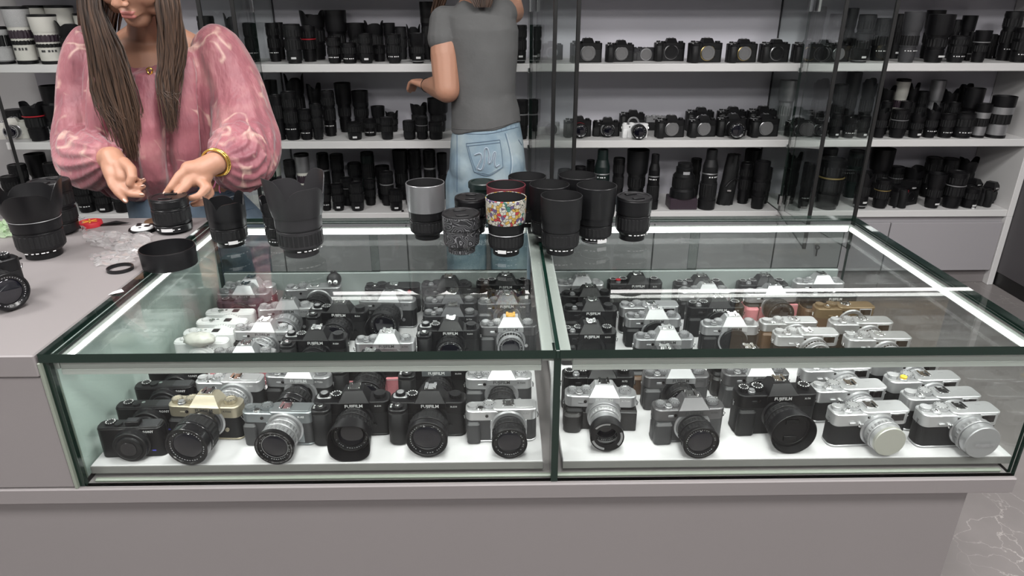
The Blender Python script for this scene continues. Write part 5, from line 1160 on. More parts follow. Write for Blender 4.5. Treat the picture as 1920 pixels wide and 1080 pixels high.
# pink blouse with pale curled strokes
bm_ = mat('blouse_pink', (.5, .16, .19), .55, sheen=.3)
tc = nd(bm_, 'ShaderNodeTexCoord'); nz = nd(bm_, 'ShaderNodeTexNoise'); nz.inputs['Scale'].default_value = 14; nz.inputs['Detail'].default_value = 4
r1 = ramp(bm_, [(.28, (.19, .050, .068)), (.5, (.285, .092, .11)), (.72, (.38, .175, .175))]); lk(bm_, tc.outputs['Object'], nz.inputs['Vector']); lk(bm_, nz.outputs['Fac'], r1.inputs[0])
n2 = nd(bm_, 'ShaderNodeTexNoise'); n2.inputs['Scale'].default_value = 11; n2.inputs['Detail'].default_value = .5; n2.inputs['Distortion'].default_value = 1.2
lk(bm_, tc.outputs['Object'], n2.inputs['Vector'])
m1 = nd(bm_, 'ShaderNodeMath', operation='SUBTRACT'); m1.inputs[1].default_value = .5; lk(bm_, n2.outputs['Fac'], m1.inputs[0])
m2_ = nd(bm_, 'ShaderNodeMath', operation='ABSOLUTE'); lk(bm_, m1.outputs[0], m2_.inputs[0])
r2 = ramp(bm_, [(0, (1, 1, 1)), (.02, (.6, .6, .6)), (.045, (0, 0, 0))]); lk(bm_, m2_.outputs[0], r2.inputs[0])
n3 = nd(bm_, 'ShaderNodeTexNoise'); n3.inputs['Scale'].default_value = 17; lk(bm_, tc.outputs['Object'], n3.inputs['Vector'])
r3 = ramp(bm_, [(.48, (0, 0, 0)), (.58, (1, 1, 1))]); lk(bm_, n3.outputs['Fac'], r3.inputs[0])
mu = nd(bm_, 'ShaderNodeMath', operation='MULTIPLY'); lk(bm_, r2.outputs[0], mu.inputs[0]); lk(bm_, r3.outputs[0], mu.inputs[1])
mx = nd(bm_, 'ShaderNodeMix', data_type='RGBA'); mx.inputs[7].default_value = (.48, .30, .255, 1); lk(bm_, mu.outputs[0], mx.inputs[0]); lk(bm_, r1.outputs[0], mx.inputs[6]); lk(bm_, mx.outputs[2], bsdf(bm_).inputs['Base Color'])
nb = nd(bm_, 'ShaderNodeTexNoise'); nb.inputs['Scale'].default_value = 1; nb.inputs['Detail'].default_value = 3; mpb = nd(bm_, 'ShaderNodeMapping'); mpb.inputs['Scale'].default_value = (38, 38, 9); lk(bm_, tc.outputs['Object'], mpb.inputs[0]); lk(bm_, mpb.outputs[0], nb.inputs['Vector'])
bp = nd(bm_, 'ShaderNodeBump'); bp.inputs['Strength'].default_value = .7; bp.inputs['Distance'].default_value = .012; lk(bm_, nb.outputs['Fac'], bp.inputs['Height']); lk(bm_, bp.outputs[0], bsdf(bm_).inputs['Normal'])
def denim(name, c1, c2, c3):
    m = mat(name, c2, .8); tc = nd(m, 'ShaderNodeTexCoord'); nz = nd(m, 'ShaderNodeTexNoise'); nz.inputs['Scale'].default_value = 7; nz.inputs['Detail'].default_value = 5
    r = ramp(m, [(.3, c1), (.5, c2), (.7, c3)]); lk(m, tc.outputs['Object'], nz.inputs['Vector']); lk(m, nz.outputs['Fac'], r.inputs[0]); lk(m, r.outputs[0], bsdf(m).inputs['Base Color'])
    n2 = nd(m, 'ShaderNodeTexNoise'); n2.inputs['Scale'].default_value = 60; n2.inputs['Detail'].default_value = 4; lk(m, tc.outputs['Object'], n2.inputs['Vector'])
    bp = nd(m, 'ShaderNodeBump'); bp.inputs['Strength'].default_value = .4; bp.inputs['Distance'].default_value = .003; lk(m, n2.outputs['Fac'], bp.inputs['Height']); lk(m, bp.outputs[0], bsdf(m).inputs['Normal'])
denim('denim_light', (.10, .15, .20), (.19, .265, .32), (.33, .40, .43))
denim('denim_dark', (.035, .055, .085), (.075, .11, .155), (.14, .19, .24))
mat('denim_seam', (.10, .15, .21), .8); mat('thread_pale', (.52, .57, .62), .7)
te = mat('tee_grey', (.095, .095, .095), .85); grain(te, 11, .16, .5, dist=.016)
mat('gold', (.72, .47, .12), .22, .9); mat('lip', (.42, .15, .13), .45); mat('cord_pink', (.5, .13, .24), .5)
mat('nail', (.66, .42, .36), .25)

def P(u, v, y): return at(u, v, y=y)
def capsule(b, p0, r0, p1, r1, seg=14):
    p0, p1 = Vector(p0), Vector(p1); d = p1 - p0; L = d.length
    if L < 1e-6: return ell(b, p0, (r0, r0, r0))
    X = Matrix.Translation(p0) @ d.to_track_quat('Z', 'Y').to_matrix().to_4x4()
    pr = [(r0 * math.sin(PI/2*k/4), -r0 * math.cos(PI/2*k/4)) for k in range(4)] + [(r0, 0), (r1, L)] + [(r1 * math.cos(PI/2*k/4), L + r1 * math.sin(PI/2*k/4)) for k in range(1, 5)]
    pr[0] = (0, -r0); pr[-1] = (0, L + r1)
    b.add(*lathe_g(pr, seg), X=X)
def ell(b, c, r, rot=None, n=12, seg=18):
    pr = [(math.sin(PI*k/n), -math.cos(PI*k/n)) for k in range(n + 1)]; pr[0] = (0, -1); pr[-1] = (0, 1)
    X = Matrix.Translation(Vector(c)) @ (rot.to_4x4() if rot is not None else Matrix.Identity(4)) @ Matrix.Diagonal((*r, 1))
    b.add(*lathe_g(pr, seg), X=X)
def chain(b, pts, rs):
    for k in range(len(pts) - 1): capsule(b, pts[k], rs[k], pts[k + 1], rs[k + 1])
def loft(b, rg): b.add(*rings(rg))
def remesh(b, voxel, it=3, fac=.5, name='body'):
    """one continuous skin over all the pieces"""
    me = bpy.data.meshes.new(name); me.from_pydata(b.v, [], b.f)
    o = bpy.data.objects.new(name, me); COL.objects.link(o)
    r = o.modifiers.new('r', 'REMESH'); r.mode = 'VOXEL'; r.voxel_size = voxel; r.use_smooth_shade = True
    s = o.modifiers.new('s', 'SMOOTH'); s.factor = fac; s.iterations = it
    bpy.context.view_layer.update()
    out = bpy.data.meshes.new_from_object(o.evaluated_get(bpy.context.evaluated_depsgraph_get()))
    bpy.data.objects.remove(o); out.materials.clear(); out.materials.append(None); out.shade_smooth()
    return out
def rebase(o, base):
    """move the mesh so that the object sits at the foot of its person"""
    for v in o.data.vertices: v.co = v.co - base
def strand_mesh(strands, seed=1, flat=.55):
    b = MB()
    for pts, r in strands:
        n = len(pts); rg = []
        for i in range(n):
            t = (pts[min(i+1, n-1)] - pts[max(i-1, 0)]).normalized(); s = t.cross(Vector((0, 1, 0)))
            s = s.normalized() if s.length > 1e-4 else Vector((1, 0, 0)); w = s.cross(t)
            q = r * (1 - .85 * (i / (n - 1)) ** 3)
            rg.append([tuple(pts[i] + s * q * math.cos(TAU*k/5) + w * q * flat * math.sin(TAU*k/5)) for k in range(5)])
        b.add(*rings(rg))
    return b.mesh('hair', 70)
def bez(ctrl, n):
    """smooth curve through the control points"""
    out = []; C = [ctrl[0]] + list(ctrl) + [ctrl[-1]]; m = len(ctrl) - 1
    for i in range(n):
        f = i / (n - 1) * m; k = min(int(f), m - 1); t = f - k; a, b2, c, d = C[k], C[k+1], C[k+2], C[k+3]
        out.append(.5 * ((2*b2) + (c - a) * t + (2*a - 5*b2 + 4*c - d) * t*t + (3*b2 - a - 3*c + d) * t**3))
    return out

# ---------------- the woman in pink behind the left counter
base = P(350, 400, 1.77); base.z = 0
W1 = tag(empty('person', base), 'long-haired person in a pink patterned blouse handling a lens', 'person')
b = MB()
HIP = P(368, 405, 1.76); WAI = P(322, 320, 1.77); CHE = P(292, 190, 1.78); NB = P(286, 70, 1.79)
SR = P(402, 92, 1.80); SLf = P(172, 104, 1.80)
f = Vector((-.05, -.82, -.56)).normalized(); u_ = (Vector((.05, 0, 1)) - f * f.dot(Vector((.05, 0, 1)))).normalized(); r_ = f.cross(u_).normalized()
HS = 1.08; chin = P(260, 57, 1.645); HC = chin + u_ * .098 * HS - f * .078 * HS
HR = Matrix((r_ * HS, f * HS, u_ * HS)).transposed()      # head frame: x right, y forward, z up
def hp(x, y, z): return HC + (r_ * x + f * y + u_ * z) * HS
ell(b, hp(0, -.012, .03), (.073, .092, .093), HR); ell(b, hp(0, .018, -.028), (.060, .066, .074), HR)
ell(b, hp(0, .060, -.080), (.028, .022, .020), HR)
for s in (-1, 1):
    ell(b, hp(s * .033, .054, -.026), (.026, .024, .028), HR); ell(b, hp(s * .040, .030, -.060), (.022, .036, .024), HR)
    ell(b, hp(s * .030, .071, .020), (.017, .011, .012), HR); capsule(b, hp(s * .014, .083, .036), .006, hp(s * .044, .066, .038), .005)
    ell(b, hp(s * .0105, .095, -.024), (.007, .009, .006), HR); ell(b, hp(s * .071, -.008, -.005), (.008, .016, .028), HR)
capsule(b, hp(0, .082, .020), .007, hp(0, .105, -.018), .0095)
for z_, q, rr_ in ((-.0495, .0850, .0048), (-.0585, .0850, .0055)):
    chain(b, [hp(-.022, q - .016, z_ - .001), hp(-.010, q, z_), hp(.010, q, z_), hp(.022, q - .016, z_ - .001)], [.0035, rr_, rr_, .0035])
chain(b, [hp(0, -.028, -.03), hp(0, -.035, -.085), NB + Vector((0, -.01, .0))], [.046, .046, .052])
ell(b, NB + Vector((0, .0, -.075)), (.135, .085, .085)); ell(b, CHE, (.140, .095, .17)); ell(b, WAI, (.125, .095, .12)); ell(b, HIP, (.125, .095, .12))
capsule(b, SLf + Vector((.03, 0, -.02)), .045, SR + Vector((-.03, 0, -.02)), .045)
capsule(b, NB + Vector((0, .01, .01)), .045, SR + Vector((-.045, 0, .0)), .032); capsule(b, NB + Vector((0, .01, .01)), .045, SLf + Vector((.045, 0, .0)), .032)
for s in (-1, 1):
    hx = HIP + Vector((s * .085, 0, -.06)); kn = Vector((hx.x + s * .005, HIP.y - .01, .46)); an = Vector((hx.x, HIP.y + .03, .09))
    chain(b, [hx, kn, an], [.065, .052, .04]); chain(b, [an + Vector((0, .03, -.04)), an + Vector((0, -.13, -.055))], [.034, .028])
# arms
ER = P(462, 290, 1.70); WRr = P(404, 305, 1.545); EL = P(158, 312, 1.70); WRl = P(210, 296, 1.56)
chain(b, [SR, ER, WRr], [.046, .038, .026]); chain(b, [SLf, EL, WRl], [.046, .038, .026])
# her left hand (right in the picture): pinches the cap of the lens
chain(b, [WRr, P(378, 318, 1.525)], [.025, .026]); 
chain(b, [P(385, 316, 1.53), P(356, 318, 1.515)], [.022, .020]); chain(b, [P(382, 330, 1.52), P(364, 336, 1.51)], [.020, .019])
hA = [([P(357, 314, 1.515), P(336, 330, 1.495), P(321, 350, 1.480), P(309, 364, 1.475)], [.0125, .0105, .0085, .0062]),
      ([P(362, 330, 1.510), P(348, 350, 1.487), P(334, 364, 1.473), P(320, 373, 1.468)], [.0125, .0105, .0088, .0065]),
      ([P(372, 336, 1.510), P(388, 352, 1.490), P(374, 368, 1.475), P(357, 372, 1.475)], [.0125, .0108, .0090, .0072]),
      ([P(380, 332, 1.520), P(394, 362, 1.505), P(382, 380, 1.495), P(362, 383, 1.490)], [.0120, .0100, .0085, .0068]),
      ([P(366, 322, 1.535), P(345, 346, 1.515), P(336, 366, 1.500)], [.0125, .0105, .0075])]
for pts, rs in hA: chain(b, pts, rs)
# her right hand (left in the picture): open, fingers pointing down to the right
chain(b, [WRl, P(218, 312, 1.545)], [.025, .026]); chain(b, [P(208, 312, 1.545), P(214, 330, 1.525)], [.021, .020]); chain(b, [P(228, 312, 1.54), P(232, 332, 1.52)], [.022, .019])
hB = [([P(207, 325, 1.525), P(211, 346, 1.505), P(222, 362, 1.495), P(236, 377, 1.488)], [.0125, .0105, .0090, .0062]),
      ([P(220, 336, 1.520), P(232, 356, 1.500), P(248, 364, 1.490), P(267, 366, 1.485)], [.0122, .0105, .0088, .0062]),
      ([P(230, 334, 1.525), P(244, 350, 1.507), P(256, 353, 1.498), P(269, 350, 1.492)], [.0118, .0098, .0082, .0060]),
      ([P(234, 328, 1.535), P(250, 342, 1.520), P(260, 343, 1.512), P(270, 338, 1.507)], [.0110, .0090, .0074, .0055]),
      ([P(232, 305, 1.535), P(246, 318, 1.510), P(248, 332, 1.495), P(242, 345, 1.488)], [.0140, .0120, .0105, .0080])]
for pts, rs in hB: chain(b, pts, rs)
me = remesh(b, .0034, 4); body = obj('body', me, 'skin', W1); rebase(body, base)
def nail(parent, tip, prev, r):
    d = (tip - prev).normalized(); c = tip + d * r * .15 + Vector((0, -.55, .5)).normalized() * r * .86
    bb = MB(); ell(bb, c - base, (r * .62, r * .95, r * .25), (d.to_track_quat('Y', 'Z')).to_matrix(), 8, 10); obj('fingernail', bb.mesh('nail', 60), 'nail', parent)
for pts, rs in hA[:2] + hB[:4]: nail(body, pts[-1], pts[-2], rs[-1])
# lips and closed eyes drawn on as thin pieces of the face
bb = MB()
for z_, q, rr_ in ((-.0500, .0868, .0046), (-.0580, .0868, .0052)): chain(bb, [hp(-.019, q - .013, z_), hp(-.009, q, z_), hp(.009, q, z_), hp(.019, q - .013, z_)], [.0022, rr_, rr_, .0022])
o = obj('lips', remesh(bb, .0014, 2, name='lips'), 'lip', body); rebase(o, base)
for s in (-1, 1):
    bb = MB(); chain(bb, [hp(s * .017, .0815, .016), hp(s * .030, .0835, .013), hp(s * .043, .0775, .015)], [.0012, .0016, .0012]); o = obj('eyelashes', bb.mesh('lash', 60), 'hair_brown', body); rebase(o, base)
    bb = MB(); chain(bb, [hp(s * .014, .089, .040), hp(s * .032, .0835, .046), hp(s * .048, .070, .042)], [.002, .0026, .0014]); o = obj('eyebrow', bb.mesh('brow', 60), 'hair_brown', body); rebase(o, base)
# blouse: gathered body and two full sleeves, one surface
b = MB(); NN = 96
def bring(c, rx, ry, dz=0, pl=0, k=13, ph=0, fz=0):
    out = []
    for j in range(NN):
        a = TAU * j / NN; q = 1 + pl * (1.0 - 5.5 * (1 - abs(math.sin(k * a / 2 + ph + .35 * math.sin(3 * a)))) ** 2.4) + pl * .45 * math.sin(7 * a - ph * 2)
        sfr = max(0, -math.sin(a))
        out.append((c.x + rx * q * math.cos(a), c.y + ry * q * math.sin(a), c.z + dz - fz * sfr ** 1.5))
    return out
NC = P(284, 78, 1.775)
loft(b, [bring(P(305, 352, 1.765), .10, .075, -.02), bring(P(300, 354, 1.755), .124, .100, -.004, .030), bring(P(300, 345, 1.755), .135, .110, 0, .06), bring(P(300, 315, 1.755), .152, .128, 0, .075, ph=.3),
         bring(P(298, 270, 1.758), .160, .135, 0, .075, ph=.5), bring(P(295, 220, 1.762), .162, .134, 0, .068, ph=.6), bring(P(292, 170, 1.768), .160, .126, 0, .055, ph=.7),
         bring(P(288, 130, 1.772), .158, .112, .0, .03, ph=.7, fz=.0), bring(NC, .142, .098, -.004, .03, ph=.7, fz=.055), bring(NC, .122, .088, .010, .035, ph=.7, fz=.060), bring(NC, .112, .078, .004, .02, fz=.064), bring(NC, .085, .05, -.05, fz=.06)])
def sleeve(path, radii, k=9, amp=.05, seed=0):
    C = bez([Vector(p) for p in path], 26); rg = []; up = Vector((0, -1, 0)); q = random.Random(seed)
    m = len(radii) - 1
    for i, c in enumerate(C):
        t = (C[min(i+1, 25)] - C[max(i-1, 0)]).normalized(); s = t.cross(up).normalized(); w = s.cross(t).normalized()
        ff = i / 25 * m; kk = min(int(ff), m - 1); r = radii[kk] + (radii[kk + 1] - radii[kk]) * (ff - kk)
        A = amp * (.25 + 1.9 * (i / 25) ** 3)
        rg.append([tuple(c + (s * math.cos(TAU*j/48) + w * math.sin(TAU*j/48)) * r * (1 + A * math.sin(k * TAU * j / 48 + .12 * i + seed) + .03 * math.sin(i * .9 + 2 * TAU * j / 48))) for j in range(48)])
    loft(b, rg)
sleeve([P(378, 72, 1.80), P(412, 104, 1.79), P(446, 190, 1.76), P(462, 262, 1.71), P(450, 298, 1.64), P(412, 306, 1.565)], [.040, .064, .070, .076, .082, .080, .032], 13, .05, 1)
sleeve([P(188, 72, 1.795), P(168, 118, 1.79), P(160, 200, 1.76), P(160, 272, 1.72), P(170, 300, 1.65), P(204, 294, 1.575)], [.050, .064, .062, .068, .072, .070, .032], 13, .05, 2)
o = obj('blouse', remesh(b, .0038, 2, name='blouse'), 'blouse_pink', W1); rebase(o, base); BL = o
c = P(281, 133, 1.662) - base
k = obj('neck_charm', MB().add(*tube_g([(.006 * math.cos(a) * (1 + .4 * math.sin(3*a)), -.003 * math.sin(2*a), .007 * math.sin(a)) for a in [TAU*i/16 for i in range(16)]], .0022, 6, closed=True)).mesh('charm', 60), 'gold', W1, c)
# bracelets on the wrist
d = (WRr - ER).normalized(); wc = ER + (WRr - ER) * .97
for j, rr_ in ((0, .031), (.007, .030)):
    o = obj('bracelet', ring_mesh(rr_, .0028, 28, 8), 'gold', W1, wc + d * j - base); o.rotation_euler = d.to_track_quat('Z', 'Y').to_euler(); o.rotation_euler.x += .18
# ties of the blouse
for q, (a, c2) in enumerate((((404, 335), (398, 362)), ((411, 335), (414, 362)))):
    pts = [P(a[0] + (c2[0] - a[0]) * t + 2 * math.sin(t * 5 + q), a[1] + (c2[1] - a[1]) * t, 1.60) - base for t in (0, .25, .5, .75, 1)]
    obj('blouse_tie', tube(pts, .0016, 6), 'cord_pink', W1)
# jeans
b = MB()
def jr(c, rx, ry, pl=0.0): return [(c.x + rx * math.cos(TAU*j/56), c.y + ry * math.sin(TAU*j/56), c.z) for j in range(56)]
loft(b, [jr(P(318, 335, 1.77), .120, .095), jr(P(345, 365, 1.765), .142, .112), jr(P(372, 410, 1.765), .168, .132), jr(P(376, 470, 1.765), .175, .138), jr(Vector((HIP.x, HIP.y, .74)), .172, .130)])
for s in (-1, 1):
    hx = HIP + Vector((s * .085, .0, -.06)); kn = Vector((hx.x + s * .005, HIP.y - .01, .46)); an = Vector((hx.x, HIP.y + .03, .07)); chain(b, [hx, kn, an], [.095, .078, .075])
o = obj('jeans', remesh(b, .006, 4, name='jeans'), 'denim_dark', W1); rebase(o, base)
jb = BVHTree.FromObject(o, bpy.context.evaluated_depsgraph_get()); CAMP = Vector((0, 0, CAM_Z))
def on_surface(tree, off, u, v, lift):
    d = (P(u, v, 1.0) - CAMP).normalized(); hit = tree.ray_cast(CAMP - off, d)
    return (hit[0] - d * lift) if hit[0] is not None else None
def seam(tree, off, px, r, m, parent, name, lift=.0008, n=18):
    C = bez([Vector((a, c, 0)) for a, c in px], n); pts = [on_surface(tree, off, q.x, q.y, lift) for q in C]; pts = [p_ for p_ in pts if p_ is not None]
    if len(pts) > 2: obj(name, tube(pts, r, 6), m, parent)
seam(jb, base, [(425, 362), (455, 352), (486, 338)], .0016, 'denim_seam', o, 'seam'); seam(jb, base, [(428, 371), (458, 361), (489, 347)], .0012, 'thread_pale', o, 'stitching')
seam(jb, base, [(440, 398), (465, 392), (492, 386)], .0014, 'denim_seam', o, 'seam'); seam(jb, base, [(262, 372), (320, 378), (390, 374)], .0016, 'denim_seam', o, 'seam')
# hair: cap over the skull and long strands in two falls
b = MB(); ell(b, hp(0, -.018, .052), (.082, .094, .086), HR); ell(b, hp(0, -.05, -.02), (.075, .060, .085), HR)
o = obj('hair', remesh(b, .006, 3, name='hair'), 'hair_brown', W1); rebase(o, base)
q = random.Random(5); st = []
def fall(ctrl, spread, depth, n, r):
    for k in range(n):
        a, e = q.uniform(-1, 1), q.uniform(-1, 1); ln = q.uniform(.72, 1.05); a1 = a
        wv = q.uniform(0, 6)
        pts = [P(cu + (5 * math.sin(wv + j * 2.1) if 2 < j < len(ctrl) else 0) + (a if j < 3 else .75 * a + .25 * math.sin(9 * e)) * sp + q.uniform(-1, 1) * 3, cv * (ln if j == len(ctrl) - 1 else 1), cy + e * dp) for j, ((cu, cv, cy), sp, dp) in enumerate(zip(ctrl, spread, depth))]
        st.append(([w - base for w in bez(pts, 13)], r * q.uniform(.6, 1.2)))
fall([(236, -150, 1.66), (176, -70, 1.66), (170, 10, 1.65), (196, 95, 1.64), (220, 190, 1.625), (244, 292, 1.62)], [8, 20, 20, 34, 42, 26], [.01, .04, .045, .04, .02, .012], 430, .0025)
fall([(246, -150, 1.66), (296, -70, 1.66), (314, 10, 1.655), (322, 95, 1.645), (316, 165, 1.63), (322, 240, 1.62)], [8, 18, 22, 24, 20, 12], [.01, .03, .04, .03, .02, .012], 300, .0024)
fall([(240, -150, 1.70), (200, -60, 1.76), (185, 40, 1.80), (190, 120, 1.86)], [30, 50, 40, 30], [.02, .03, .02, .02], 60, .0045)
o2 = obj('hair_strands', strand_mesh(st), 'hair_brown', o)

# ---------------- the woman in grey at the shelves, seen from behind
YB2 = 2.74
base2 = P(914, 300, YB2); base2.z = 0
W2 = tag(empty('person', base2), 'person in a grey tee and pale jeans seen from behind', 'person')
b = MB()
NB2 = P(892, -4, YB2 - .01); HD2 = P(886, -75, YB2 + .02)
ell(b, HD2, (.075, .095, .105)); chain(b, [HD2 + Vector((0, 0, -.06)), NB2], [.05, .052])
ell(b, P(905, 70, YB2), (.125, .085, .13)); ell(b, P(906, 170, YB2), (.118, .085, .14)); ell(b, P(914, 275, YB2), (.12, .09, .11))
S2l = P(833, 42, YB2); E2l = P(838, 165, YB2 - .06); H2l = P(801, 160, YB2 + .14)
S2r = P(938, 28, YB2); E2r = P(962, 22, YB2 + .17); H2r = P(948, -62, YB2 + .34)
capsule(b, S2l + Vector((.02, 0, -.01)), .045, S2r + Vector((-.02, 0, -.01)), .045)
chain(b, [NB2 + Vector((0, 0, -.01)), S2l + Vector((.05, 0, .0))], [.05, .035]); chain(b, [NB2 + Vector((0, 0, -.01)), S2r + Vector((-.05, 0, 0))], [.05, .035])
chain(b, [S2l, S2l + (E2l - S2l) * .5 + Vector((-.002, 0, 0)), E2l + Vector((0, 0, -.005)), E2l + (H2l - E2l) * .45, H2l], [.052, .055, .050, .044, .026])
chain(b, [S2r, E2r, H2r], [.050, .044, .027])
def hand(b, w, d, upv, s=1.0, curl=.3):
    """relaxed hand at wrist w pointing along d"""
    d = d.normalized(); sd = d.cross(upv).normalized(); up = sd.cross(d)
    pc = w + d * .045 * s
    for k in range(4):
        o_ = sd * (.0225 - .015 * k) * s; a = pc + o_ + d * (.035 - abs(k - 1.3) * .004) * s; L = (.040, .045, .041, .032)[k] * s
        chain(b, [w + o_ * .6, a], [.016 * s, .0105 * s]); m1 = a + d * L * .55 - up * L * curl * .5; t = m1 + d * L * .4 - up * L * (curl + .25); chain(b, [a, m1, t], [.0098 * s, .0085 * s, .0068 * s])
    t0 = w + d * .02 * s + sd * .022 * s; chain(b, [t0, t0 + d * .03 * s + sd * .018 * s - up * .008, t0 + d * .058 * s + sd * .012 * s - up * .016], [.014 * s, .011 * s, .008 * s])
hand(b, H2l, Vector((-.55, .55, .12)), Vector((0, 0, 1)), .95, .7); hand(b, H2r, Vector((-.1, .8, .3)), Vector((0, 0, 1)), .95, .4)
for s in (-1, 1):
    hx = P(914, 300, YB2) + Vector((s * .078, 0, -.05)); kn = Vector((hx.x, YB2 - .01, .45)); an = Vector((hx.x, YB2 + .0, .09)); chain(b, [hx, kn, an], [.065, .052, .04]); chain(b, [an + Vector((0, -.03, -.045)), an + Vector((0, .13, -.055))], [.034, .028])
body2 = obj('body', remesh(b, .0042, 4), 'skin', W2); rebase(body2, base2)
# tee
b = MB()
def tr(u, v, rx, ry, dy=0, tilt=0): 
    c = P(u, v, YB2 + dy); return [(c.x + rx * math.cos(TAU*j/60), c.y + ry * math.sin(TAU*j/60), c.z + tilt * math.cos(TAU*j/60) + .004 * math.sin(5 * TAU*j/60 + v * .1)) for j in range(60)]
loft(b, [tr(912, 238, .125, .100, 0, .022), tr(911, 236, .137, .112, 0, .022), tr(910, 215, .133, .108, 0, .02), tr(906, 180, .124, .100, 0, .012), tr(906, 140, .126, .100), tr(906, 95, .132, .100), tr(902, 55, .140, .096), tr(896, 28, .135, .080), tr(892, 10, .075, .062), tr(892, 2, .066, .056), tr(892, 2, .04, .03)])
d = (E2l - S2l).normalized(); chain(b, [S2l + Vector((.05, 0, .012)), S2l + Vector((-.0, 0, .004)), S2l + d * .060 + Vector((-.006, 0, 0))], [.046, .055, .060])
d = (E2r - S2r).normalized(); chain(b, [S2r + Vector((-.05, 0, .01)), S2r + Vector((.0, 0, .0)), S2r + d * .02], [.050, .058, .060])
o = obj('tee_shirt', remesh(b, .0045, 3, name='tee'), 'tee_grey', W2); rebase(o, base2)
tb = BVHTree.FromObject(o, bpy.context.evaluated_depsgraph_get())
seam(tb, base2, [(843, 240), (880, 243), (920, 241), (968, 228)], .0016, 'tee_grey', o, 'hem_seam', .0006, 30)
# jeans
b = MB()
def j2(u, v, rx, ry, dy=0, tilt=0):
    c = P(u, v, YB2 + dy); return [(c.x + rx * math.cos(TAU*j/60), c.y + ry * math.sin(TAU*j/60), c.z + tilt * math.cos(TAU*j/60)) for j in range(60)]
loft(b, [j2(911, 225, .118, .095, 0, .02), j2(911, 240, .134, .110, 0, .02), j2(913, 262, .143, .120), j2(914, 300, .151, .130, -.005), j2(914, 340, .158, .130, -.005), j2(914, 380, .160, .120)])
for s in (-1, 1):
    hx = P(914, 340, YB2) + Vector((s * .082, 0, 0)); kn = Vector((hx.x + s * .01, YB2, .42)); an = Vector((hx.x + s * .015, YB2 + .01, .05)); chain(b, [hx, kn, an], [.090, .085, .085])
    ell(b, P(914, 312, YB2 - .030) + Vector((s * .064, 0, 0)), (.085, .092, .10))
o = obj('jeans', remesh(b, .0055, 5, name='jeans'), 'denim_light', W2); rebase(o, base2); J2 = o
jb = BVHTree.FromObject(o, bpy.context.evaluated_depsgraph_get())
def panel(tree, off, poly, lift, m, parent, name, n=10):
    """patch lying on a surface; poly: four corner pixels plus a lowest middle point"""
    (a, c, d, e), low = poly; b = MB(); v = []; f = []
    for i in range(n + 1):
        for j in range(n + 1):
            s, t = i / n, j / n; tx = a[0]*(1-s)*(1-t) + c[0]*s*(1-t) + d[0]*s*t + e[0]*(1-s)*t; ty = a[1]*(1-s)*(1-t) + c[1]*s*(1-t) + d[1]*s*t + e[1]*(1-s)*t
            ty += low * t * (1 - abs(2 * s - 1)); p_ = on_surface(tree, off, tx, ty, lift); v.append(tuple(p_ if p_ is not None else (0, 0, 0)))
    for i in range(n):
        for j in range(n): k = i * (n + 1) + j; f.append((k, k + n + 1, k + n + 2, k + 1))
    return obj(name, b.add(v, f).mesh('panel', 60), m, parent)
pk = panel(jb, base2, (((874, 269), (937, 262), (943, 313), (889, 322)), 10), .003, 'denim_light', o, 'back_pocket')
for px in ([(874, 269), (905, 266), (937, 262)], [(874, 274), (905, 271), (938, 267)], [(874, 269), (881, 296), (889, 322)], [(937, 262), (941, 288), (943, 313)], [(889, 322), (916, 329), (943, 313)], [(878, 274), (884, 297), (892, 319)]): seam(jb, base2, px, .0013, 'denim_seam', pk, 'pocket_stitching', .004)
seam(jb, base2, [(890, 291), (900, 288), (903, 296), (898, 308), (895, 316), (903, 318), (908, 304), (909, 281), (914, 279), (917, 292), (916, 306), (921, 303), (926, 287), (929, 287), (927, 303), (930, 313), (937, 309)], .0032, 'thread_pale', pk, 'embroidery', .0045, 70)
seam(jb, base2, [(890, 291), (900, 288), (903, 296), (898, 308), (895, 316), (903, 318), (908, 304), (909, 281), (914, 279), (917, 292), (916, 306), (921, 303), (926, 287), (929, 287), (927, 303), (930, 313), (937, 309)], .0014, 'denim_seam', pk, 'embroidery_core', .0072, 70)
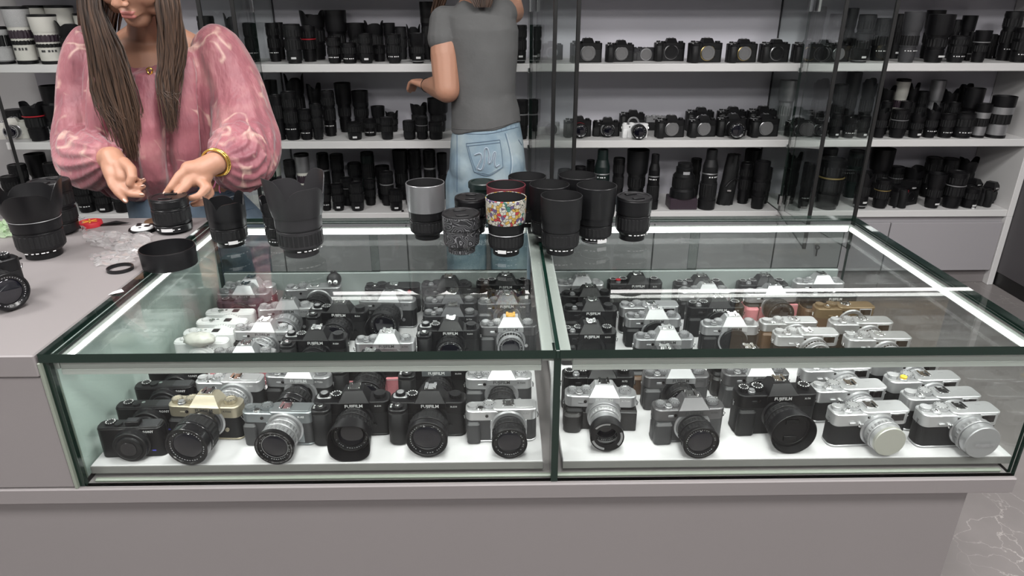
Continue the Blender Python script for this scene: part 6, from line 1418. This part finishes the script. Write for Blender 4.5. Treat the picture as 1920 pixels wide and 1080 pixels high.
for px, m, r in (([(842, 248), (880, 251), (920, 250), (972, 238)], 'denim_seam', .0015), ([(947, 250), (955, 280), (958, 310), (952, 345)], 'denim_seam', .0016), ([(857, 250), (857, 300), (857, 360)], 'denim_seam', .0018), ([(950, 250), (958, 280), (961, 310), (955, 345)], 'thread_pale', .0008), ([(972, 262), (978, 272)], 'denim_seam', .0018)): seam(jb, base2, px, r, m, o, 'seam', .0008, 24)
for px in range(850, 972, 9): seam(jb, base2, [(px, 241 - max(0, px - 930) * .2), (px, 244 - max(0, px - 930) * .2), (px, 247 - max(0, px - 930) * .2)], .0008, 'denim_seam', o, 'waistband_stitch', .0008, 5)
# hair of the second person
b = MB(); ell(b, HD2 + Vector((0, -.02, .015)), (.086, .098, .110)); o = obj('hair', remesh(b, .007, 3, name='hair'), 'hair_brown', W2); rebase(o, base2)
q = random.Random(9); st = []
def fall2(ctrl, spread, depth, n, r):
    for k in range(n):
        a, e = q.uniform(-1, 1), q.uniform(-1, 1)
        pts = [P(cu + a * sp + q.uniform(-1, 1), cv, cy + e * dp) for (cu, cv, cy), sp, dp in zip(ctrl, spread, depth)]; st.append(([w - base2 for w in bez(pts, 10)], r * q.uniform(.6, 1.2)))
fall2([(888, -128, YB2), (890, -70, YB2 - .09), (900, -22, YB2 - .09), (905, 14, YB2 - .095)], [14, 36, 30, 14], [.03, .01, .01, .008], 90, .005)
fall2([(882, -128, YB2), (845, -70, YB2), (828, -10, YB2 + .05), (818, 25, YB2 + .06)], [10, 12, 12, 10], [.03, .03, .02, .02], 60, .005)
obj('hair_strands', strand_mesh(st), 'hair_brown', o)
# black phone-like marker in her left hand and a thin wrist cord
t = tag(obj('marker_pen', tube([P(806, 157, YB2 + .19), P(794, 153.5, YB2 + .20), P(779, 151, YB2 + .21)], .0062, 8), 'black'), 'slim black pen held by the person in grey', 'pen')
d = (H2l - E2l).normalized(); wr = H2l - d * .005
o = obj('wrist_cord', ring_mesh(.028, .0014, 24, 6), 'baseboard_black', W2, wr - base2); o.rotation_euler = d.to_track_quat('Z', 'Y').to_euler()
